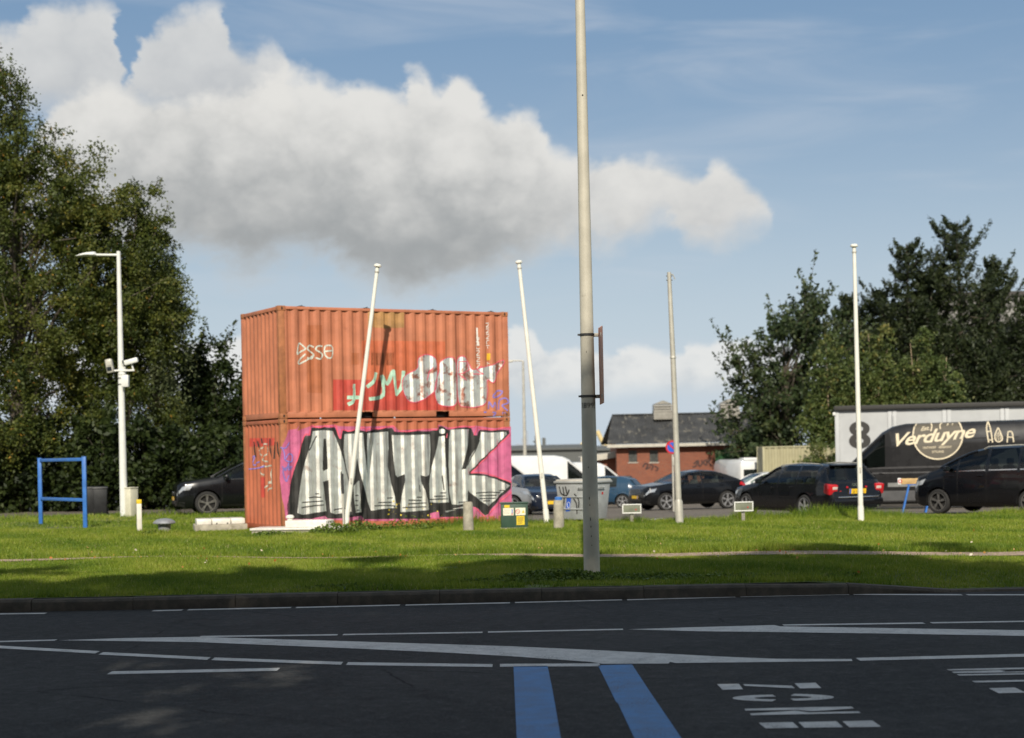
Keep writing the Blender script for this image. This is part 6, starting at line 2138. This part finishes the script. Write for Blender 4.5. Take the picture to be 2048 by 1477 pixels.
# ------------------------------------------------------------------ trees
BARK = M('grey brown bark', (0.085, 0.070, 0.052), 0.9, var=0.3, scale=6, bump=0.6, bscale=20)
BIRCH = M('pale birch bark', (0.36, 0.27, 0.18), 0.8, var=0.2, scale=6, dirt=((0.07, 0.06, 0.05), 0.62, 7.0, 0.7))
LF_OLIVE = leaf_mat('olive leaves', [(0, (0.026, 0.041, 0.008)), (0.4, (0.066, 0.088, 0.014)), (0.8, (0.132, 0.142, 0.026)), (0.97, (0.20, 0.18, 0.03)), (1, (0.34, 0.19, 0.03))], 0.32)
LF_WILLOW = leaf_mat('grey green leaves', [(0, (0.043, 0.062, 0.024)), (0.5, (0.095, 0.119, 0.046)), (1, (0.169, 0.189, 0.081))], 0.32)
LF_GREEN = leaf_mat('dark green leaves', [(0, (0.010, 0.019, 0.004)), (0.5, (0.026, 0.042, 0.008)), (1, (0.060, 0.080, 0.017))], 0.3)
LF_RIGHT = leaf_mat('dusky green leaves', [(0, (0.018, 0.031, 0.013)), (0.5, (0.044, 0.068, 0.023)), (1, (0.098, 0.111, 0.039))], 0.25)
LF_BIRCH = leaf_mat('birch leaves', [(0, (0.045, 0.070, 0.018)), (0.5, (0.095, 0.130, 0.034)), (0.9, (0.17, 0.175, 0.05)), (1, (0.26, 0.20, 0.05))], 0.32)
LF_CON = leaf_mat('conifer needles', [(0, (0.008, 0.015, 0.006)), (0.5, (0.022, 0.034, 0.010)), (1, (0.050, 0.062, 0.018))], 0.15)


def tree(name, label, base, blobs, leaf, bark=BARK, clumps=160, twigs=7, per=34, twig_len=0.55, size=0.075, droop=0.0, trunk_r=0.2, trunk_h=None,
         seed=1, spray=0.10, outward=0.8, group=None, limbs=28, lean=(0, 0), asp=0.55, spikes=0, upright=0.0, cat='tree', shoots=0, shoot_len=1.5):
    """blobs: (x, y, z, rx, ry, rz) of the crown, relative to the base"""
    rg = np.random.default_rng(seed)
    t = thing(name, label, cat, base, 0, group)
    vol = np.array([b[3] * b[4] * b[5] for b in blobs]) ** 0.8
    pick = rg.choice(len(blobs), clumps, p=vol / vol.sum())
    B_ = np.array(blobs)[pick]
    dr = rg.normal(size=(clumps, 3))
    dr /= np.linalg.norm(dr, axis=1)[:, None]
    rad = rg.uniform(0.12, 1.0, clumps) ** 0.42
    cen = B_[:, :3] + dr * B_[:, 3:] * rad[:, None] * rg.uniform(0.80, 1.10, (clumps, 1))
    if spikes:
        k = rg.integers(0, clumps, spikes)
        cen[k] += dr[k] * B_[k, 3:] * rg.uniform(0.12, 0.38, (spikes, 1)) + np.array([0, 0, 0.25])
    cen[:, 2] = np.maximum(cen[:, 2], 0.25)
    # twigs fan out of every clump
    nt = clumps * twigs
    tc = np.repeat(cen, twigs, 0)
    td = np.repeat(dr, twigs, 0) * outward + rg.normal(size=(nt, 3)) * 0.75
    td[:, 2] += upright
    td /= np.linalg.norm(td, axis=1)[:, None]
    tl = twig_len * rg.uniform(0.5, 1.5, nt)
    s = rg.random((nt, per)) ** 0.8
    P_ = tc[:, None, :] + td[:, None, :] * (s * tl[:, None])[:, :, None]
    P_[:, :, 2] -= droop * (s * tl[:, None]) ** 2 / max(twig_len, 0.1)
    P_ += rg.normal(size=P_.shape) * spray
    P_ = P_.reshape(-1, 3)
    tn = np.repeat(np.repeat(rg.normal(0.45, 0.16, clumps), twigs), per) + rg.normal(0, 0.15, len(P_))
    stems = []
    if shoots:                                  # long leafy shoots that break the outline
        far = np.argsort(-rad * rg.uniform(0.75, 1.0, clumps))[:max(shoots, 1)]
        for k in rg.choice(far, shoots):
            d_ = dr[k] * 0.8 + rg.normal(size=3) * 0.35 + np.array([0, 0, upright + 0.35])
            d_ /= np.linalg.norm(d_)
            ln = shoot_len * rg.uniform(0.5, 1.3)
            nl = int(46 * ln / shoot_len)
            q = rg.random(nl)
            bend = np.array([0, 0, -0.22 * ln * (1 if droop > 0.3 else -0.3)])
            S_ = cen[k] + np.outer(q * ln, d_) + np.outer(q ** 2, bend) + rg.normal(size=(nl, 3)) * (0.05 + 0.16 * (1 - q))[:, None]
            P_ = np.concatenate([P_, S_])
            tn = np.concatenate([tn, rg.normal(0.5, 0.15, nl)])
            stems.append([cen[k], cen[k] + d_ * ln * 0.5 + bend * 0.25, cen[k] + d_ * ln + bend])
    P_[:, 2] = np.maximum(P_[:, 2], 0.03)
    tn = np.clip(tn, 0, 0.97)
    tn[rg.random(len(P_)) < 0.008] = 1.0
    cr = quick_mesh('crown', leaf_quads(P_, size, rg, droop * 0.5, asp), 4, leaf, t, tn)
    top = max(b[2] + b[5] for b in blobs)
    th = trunk_h or top * 0.8
    tp_ = [Vector((lean[0] * q + 0.06 * math.sin(q * 5 + seed), lean[1] * q, th * q)) for q in np.linspace(-0.02, 1, 9)]
    MB().tube(tp_, [trunk_r * (1 - 0.85 * max(q, 0)) for q in np.linspace(-0.02, 1, 9)], 10).build('trunk', bark, t, smooth=True)
    m_ = MB()
    for c in cen[rg.choice(clumps, min(limbs, clumps), replace=False)]:
        q = min(0.95, max(0.12, (c[2] / th) * rg.uniform(0.45, 0.8)))
        st = Vector((lean[0] * q, lean[1] * q, th * q))
        en = Vector(c)
        mid = (st + en) / 2 + Vector((0, 0, 0.10 * (en - st).length)) + Vector(rg.normal(size=3) * 0.12)
        r0 = max(0.02, trunk_r * 0.34 * (1 - q * 0.5))
        m_.tube([st, st.lerp(mid, 0.55) + Vector((0, 0, 0.03)), mid, mid.lerp(en, 0.6), en], [r0, r0 * 0.8, r0 * 0.6, r0 * 0.4, r0 * 0.2], 5, cap=False)
    for S_ in stems:
        m_.tube([tuple(p) for p in S_], [0.022, 0.014, 0.006], 4, cap=False)
    tag(m_.build('limbs', bark, t, smooth=True, fix=False), kind='stuff')
    tag(cr, kind='stuff')
    return t


def rel(u, v, Y, bx, bz=0.0):
    q = at(u, v, Y)
    return q.x - bx, q.z - bz


# left group
GL = 'trees left of the containers'
Y = 56.0
bx = xat(40, Y)
L = lambda u, v, rx, rz, ry=None, dy=0: (*[rel(u, v, Y, bx)[0]], dy, rel(u, v, Y, bx)[1], rx, ry or rx, rz)
tree('broadleaf_tree', 'tallest olive-green tree at the left edge, rising above the lamp mast', (bx, Y, 0),
     [L(20, 250, 1.0, 2.2), L(70, 400, 1.9, 2.4), L(-40, 520, 2.5, 4.0), L(80, 640, 2.6, 2.6), L(150, 480, 1.5, 2.0), L(30, 820, 2.8, 2.2), L(190, 560, 1.3, 2.2), L(120, 330, 0.8, 1.0), L(-20, 300, 1.6, 2.6), L(15, 190, 0.9, 1.1), L(150, 400, 1.1, 1.1), L(185, 470, 1.0, 1.2)], LF_OLIVE, clumps=430, twigs=7, per=40, twig_len=0.75, size=0.058, droop=0.25, trunk_r=0.28, seed=3, spikes=26, shoots=70, shoot_len=1.5, limbs=60, group=GL, upright=0.25)
bx = xat(235, Y)
tree('broadleaf_tree', 'rounded grey-green tree behind the lamp mast with drooping right side', (bx, Y + 1.0, 0),
     [L(215, 470, 1.7, 2.0, dy=0), L(290, 520, 1.0, 2.0), L(240, 640, 1.9, 2.4), L(175, 700, 1.8, 2.2), L(300, 620, 0.75, 1.7), L(230, 840, 1.9, 2.0), L(260, 400, 0.8, 0.7)], LF_OLIVE, clumps=320, twigs=7, per=42, twig_len=0.6, size=0.055, droop=0.55, trunk_r=0.24, seed=5, spikes=10, shoots=30, shoot_len=1.0, limbs=50, group=GL)
tree('weeping_tree', 'grey-green weeping tree on the right side of the left group', (xat(318, 57.5), 57.5, 0),
     [(-0.1, 0, 8.4, 0.75, 0.9, 1.2), (0.1, 0, 6.8, 0.75, 0.9, 1.7), (-0.2, 0, 4.8, 0.7, 0.9, 1.5)], LF_WILLOW, clumps=110, twigs=7, per=30, twig_len=0.8, size=0.06, droop=1.3, trunk_r=0.16, seed=8, spray=0.06, limbs=24, group=GL, asp=0.35, outward=0.4)
Y = 60.0
bx = xat(415, Y)
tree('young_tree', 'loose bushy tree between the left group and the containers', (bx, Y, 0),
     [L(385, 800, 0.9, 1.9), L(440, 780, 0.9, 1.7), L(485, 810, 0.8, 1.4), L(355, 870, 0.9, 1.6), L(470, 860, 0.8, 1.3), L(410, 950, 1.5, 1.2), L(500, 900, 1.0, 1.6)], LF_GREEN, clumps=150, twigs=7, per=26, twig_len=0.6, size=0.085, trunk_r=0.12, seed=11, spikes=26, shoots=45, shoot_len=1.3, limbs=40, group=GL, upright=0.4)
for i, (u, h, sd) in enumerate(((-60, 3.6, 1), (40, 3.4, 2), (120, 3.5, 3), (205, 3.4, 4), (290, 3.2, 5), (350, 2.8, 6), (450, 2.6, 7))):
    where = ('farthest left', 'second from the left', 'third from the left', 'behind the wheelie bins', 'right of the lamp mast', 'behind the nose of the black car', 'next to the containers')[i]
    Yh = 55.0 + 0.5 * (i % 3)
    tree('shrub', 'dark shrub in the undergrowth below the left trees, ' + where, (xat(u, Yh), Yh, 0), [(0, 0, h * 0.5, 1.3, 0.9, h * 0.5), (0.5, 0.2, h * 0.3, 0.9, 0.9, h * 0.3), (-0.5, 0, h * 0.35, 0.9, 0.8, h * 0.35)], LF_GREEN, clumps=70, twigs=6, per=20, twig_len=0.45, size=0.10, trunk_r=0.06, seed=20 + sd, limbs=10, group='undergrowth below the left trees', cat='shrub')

# right group
GRt = 'trees right of the brick building'
Y = 87.0
zb = gz(15, 87)
bx = xat(1575, Y)
L = lambda u, v, rx, rz, ry=None, dy=0: (rel(u, v, Y, bx, zb)[0], dy, rel(u, v, Y, bx, zb)[1], rx, ry or rx, rz)
tree('broadleaf_tree', 'dark ragged broadleaf tree hiding the right end of the brick building', (bx, Y, zb),
     [L(1580, 690, 1.6, 1.8), L(1510, 770, 1.3, 2.0), L(1640, 680, 1.3, 1.9), L(1600, 800, 2.2, 1.8), L(1500, 860, 1.2, 1.3), L(1530, 900, 1.3, 1.2)], LF_RIGHT, clumps=190, twigs=6, per=15, twig_len=0.9, size=0.12, trunk_r=0.24, seed=31, spikes=40, shoots=150, shoot_len=2.2, limbs=80, group=GRt, upright=0.55)
for i, (u, top, Yb, sd, lab) in enumerate(((1665, 660, 80, 41, 'slender birch with pale trunk, leftmost of the birches behind the number eight'), (1752, 640, 81, 42, 'slender birch with pale trunk just right of the upright flagpole'),
                                           (1838, 660, 80, 43, 'slender birch with pale trunk above the lettered van roof'), (1880, 690, 79, 44, 'slender birch with leaning pale trunk, rightmost of the birches'))):
    bx = xat(u, Yb)
    zb_ = gz(bx, Yb)
    h = at(u, top, Yb).z - zb_
    tree('birch_tree', lab, (bx, Yb, zb_), [(0.1, 0, h * 0.80, 0.9, 0.9, h * 0.20), (0.0, 0, h * 0.60, 1.3, 1.2, h * 0.22), (-0.3, 0, h * 0.45, 1.2, 1.1, h * 0.16), (0.4, 0, h * 0.50, 1.0, 1.1, h * 0.2)], LF_BIRCH, BIRCH, clumps=90, twigs=7, per=20, twig_len=0.7, size=0.085, droop=1.1, trunk_r=0.085, trunk_h=h * 0.92, seed=sd, spray=0.08, limbs=14, group='birches behind the modular building', lean=((0.5 if i == 3 else -0.25), 0), outward=0.5)


def conifer(label, base, h, r, seed, tiers=26, ragged=0.42, group=GRt):
    rg = np.random.default_rng(seed)
    t = thing('conifer_tree', label, 'tree', base, 0, group)
    pos, tint = [], []
    m_ = MB()
    for k in range(tiers):
        q = k / tiers
        z = h * (0.06 + 0.94 * q)
        rr_ = r * (1 - q) ** 0.60 * (1 + rg.normal(0, 0.10)) + 0.12
        for _ in range(rg.integers(4, 8)):
            a = rg.uniform(0, 2 * np.pi)
            ln = rr_ * rg.uniform(1 - ragged, 1 + ragged)
            d_ = np.array([math.cos(a), math.sin(a), 0.0])
            n = int(80 + 190 * ln / r)
            s = rg.random(n) ** 0.7
            side = np.array([-d_[1], d_[0], 0])
            wdt = 0.20 * ln * (1 - s) + 0.09
            up = 0.10 * ln * s + 0.55 * ln * s ** 2.2 * (0.35 + 0.65 * q)
            P_ = d_ * (s * ln)[:, None] + side * (rg.normal(0, 1, n) * wdt)[:, None]
            P_[:, 2] += z + up + rg.normal(0, 0.10, n) - 0.20 * ln * np.sin(s * 3.1)
            pos.append(P_)
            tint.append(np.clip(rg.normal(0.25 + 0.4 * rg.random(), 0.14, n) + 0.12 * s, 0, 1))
            if ln > 0.7 and rg.random() < 0.4:
                m_.tube([(0, 0, z), tuple(d_ * ln * 0.5 + np.array([0, 0, z + 0.05 * ln - 0.15 * ln])), tuple(d_ * ln * 0.9 + np.array([0, 0, z + 0.35 * ln]))], [0.04, 0.03, 0.012], 5, cap=False)
    P_ = np.concatenate(pos)
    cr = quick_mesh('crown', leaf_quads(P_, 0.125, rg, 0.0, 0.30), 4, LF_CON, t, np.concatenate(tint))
    MB().tube([(0, 0, -0.1), (0.05, 0, h * 0.5), (0, 0, h * 0.98)], [0.26, 0.15, 0.02], 10).build('trunk', BARK, t, smooth=True)
    tag(m_.build('limbs', BARK, t, fix=False), kind='stuff')
    tag(cr, kind='stuff')


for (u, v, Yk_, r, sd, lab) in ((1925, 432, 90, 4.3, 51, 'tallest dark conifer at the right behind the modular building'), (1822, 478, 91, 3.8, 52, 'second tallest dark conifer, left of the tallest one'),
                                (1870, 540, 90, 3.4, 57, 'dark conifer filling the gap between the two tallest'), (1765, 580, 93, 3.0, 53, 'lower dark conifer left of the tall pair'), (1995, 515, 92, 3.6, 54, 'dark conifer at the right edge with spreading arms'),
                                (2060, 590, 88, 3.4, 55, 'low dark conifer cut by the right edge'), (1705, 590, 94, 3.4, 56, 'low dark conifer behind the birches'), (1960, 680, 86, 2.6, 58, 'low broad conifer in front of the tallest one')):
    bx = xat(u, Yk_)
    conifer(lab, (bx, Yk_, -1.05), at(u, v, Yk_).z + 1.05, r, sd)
# leafy bush spilling over the tan container
bx = xat(1650, 77)
tree('shrub', 'yellowish bush spilling over the right end of the tan container', (bx, 76.6, gz(bx, 76.6)), [(0, 0, 1.9, 1.0, 0.8, 1.1), (-0.8, 0, 2.2, 0.7, 0.6, 0.6), (0.6, 0, 1.3, 0.9, 0.7, 1.2)], LF_BIRCH, clumps=60, twigs=6, per=16, twig_len=0.5, size=0.075, trunk_r=0.06, seed=61, limbs=12, droop=0.6, cat='shrub')
bx = xat(1512, 90)
tree('shrub', 'dark shrub growing against the brick wall beside the green door', (bx, 91, -1.05), [(0, 0, 2.6, 1.1, 0.8, 1.5), (0.8, 0, 1.8, 1.3, 0.8, 1.8)], LF_RIGHT, clumps=80, twigs=6, per=16, twig_len=0.6, size=0.11, trunk_r=0.08, seed=62, limbs=16, cat='shrub')

# street trees on the near side of the road: out of the picture, but it is their crowns that shade the road
GN = 'street trees on the near side of the road'
LF_NEAR = leaf_mat('street tree leaves', [(0, (0.03, 0.05, 0.01)), (1, (0.09, 0.12, 0.025))], 0.25)
for (x, y, tops, sd, lab) in ((-12.0, -3.0, [(-1, 0, 12.5, 3.6, 3.2, 7.0), (2.6, 0, 12.6, 3.4, 3.0, 7.2)], 71, 'tall street tree on the near pavement, left of the camera'),
                              (-4.5, -3.5, [(-1.8, 0, 11.8, 3.2, 3.0, 6.6), (1.6, 1, 12.2, 3.2, 3.2, 7.0)], 72, 'tall street tree on the near pavement, just left of the camera'),
                              (2.2, -3.0, [(-1.2, 0, 13.0, 3.2, 3.0, 7.4), (1.8, 0.5, 12.6, 3.4, 3.2, 7.2)], 73, 'tall street tree on the near pavement, just right of the camera'),
                              (9.0, -4.0, [(-1.6, 0, 10.5, 3.2, 3.0, 6.5), (2.5, 0, 10.0, 3.2, 3.0, 6.0)], 74, 'street tree on the near pavement, right of the camera'),
                              (17.0, -3.0, [(0, 0, 11, 4.0, 3.5, 7.0)], 75, 'street tree on the near pavement, far right of the camera')):
    tree('street_tree', lab, (x, y, -0.05), [(b[0], b[1], b[2] + 0.7, b[3] * 1.15, b[4], b[5] + 0.4) for b in tops] + ([(0, 0, 17.0, 4.6, 2.4, 2.8)] if sd < 74 else []), LF_NEAR, clumps=(270 if sd == 72 else 400), twigs=7, per=12, twig_len=0.9, size=0.26, trunk_r=0.30, seed=sd, limbs=20, group=GN)

# belt of unseen trees added behind the camera to darken car reflections and fill
src = [o for o in bpy.data.objects if o.name.startswith('street_tree') and o.parent is None]
for i, x in enumerate(np.linspace(-46, 46, 13)):
    r0 = src[i % 5]
    r = r0.copy()
    COL.objects.link(r)
    r.location = (x, -26 - 3 * (i % 2), -0.4)
    r.rotation_euler = (0, 0, i * 1.3)
    r.scale = (1.15, 1.15, 0.82)
    r['label'] = 'added unseen tree in the belt behind the near pavement, number %s from the left' % ('one two three four five six seven eight nine ten eleven twelve thirteen'.split()[i])
    r['group'] = 'added unseen trees behind the near pavement'
    for ch in list(r0.children):
        c = ch.copy()
        COL.objects.link(c)
        c.parent = r
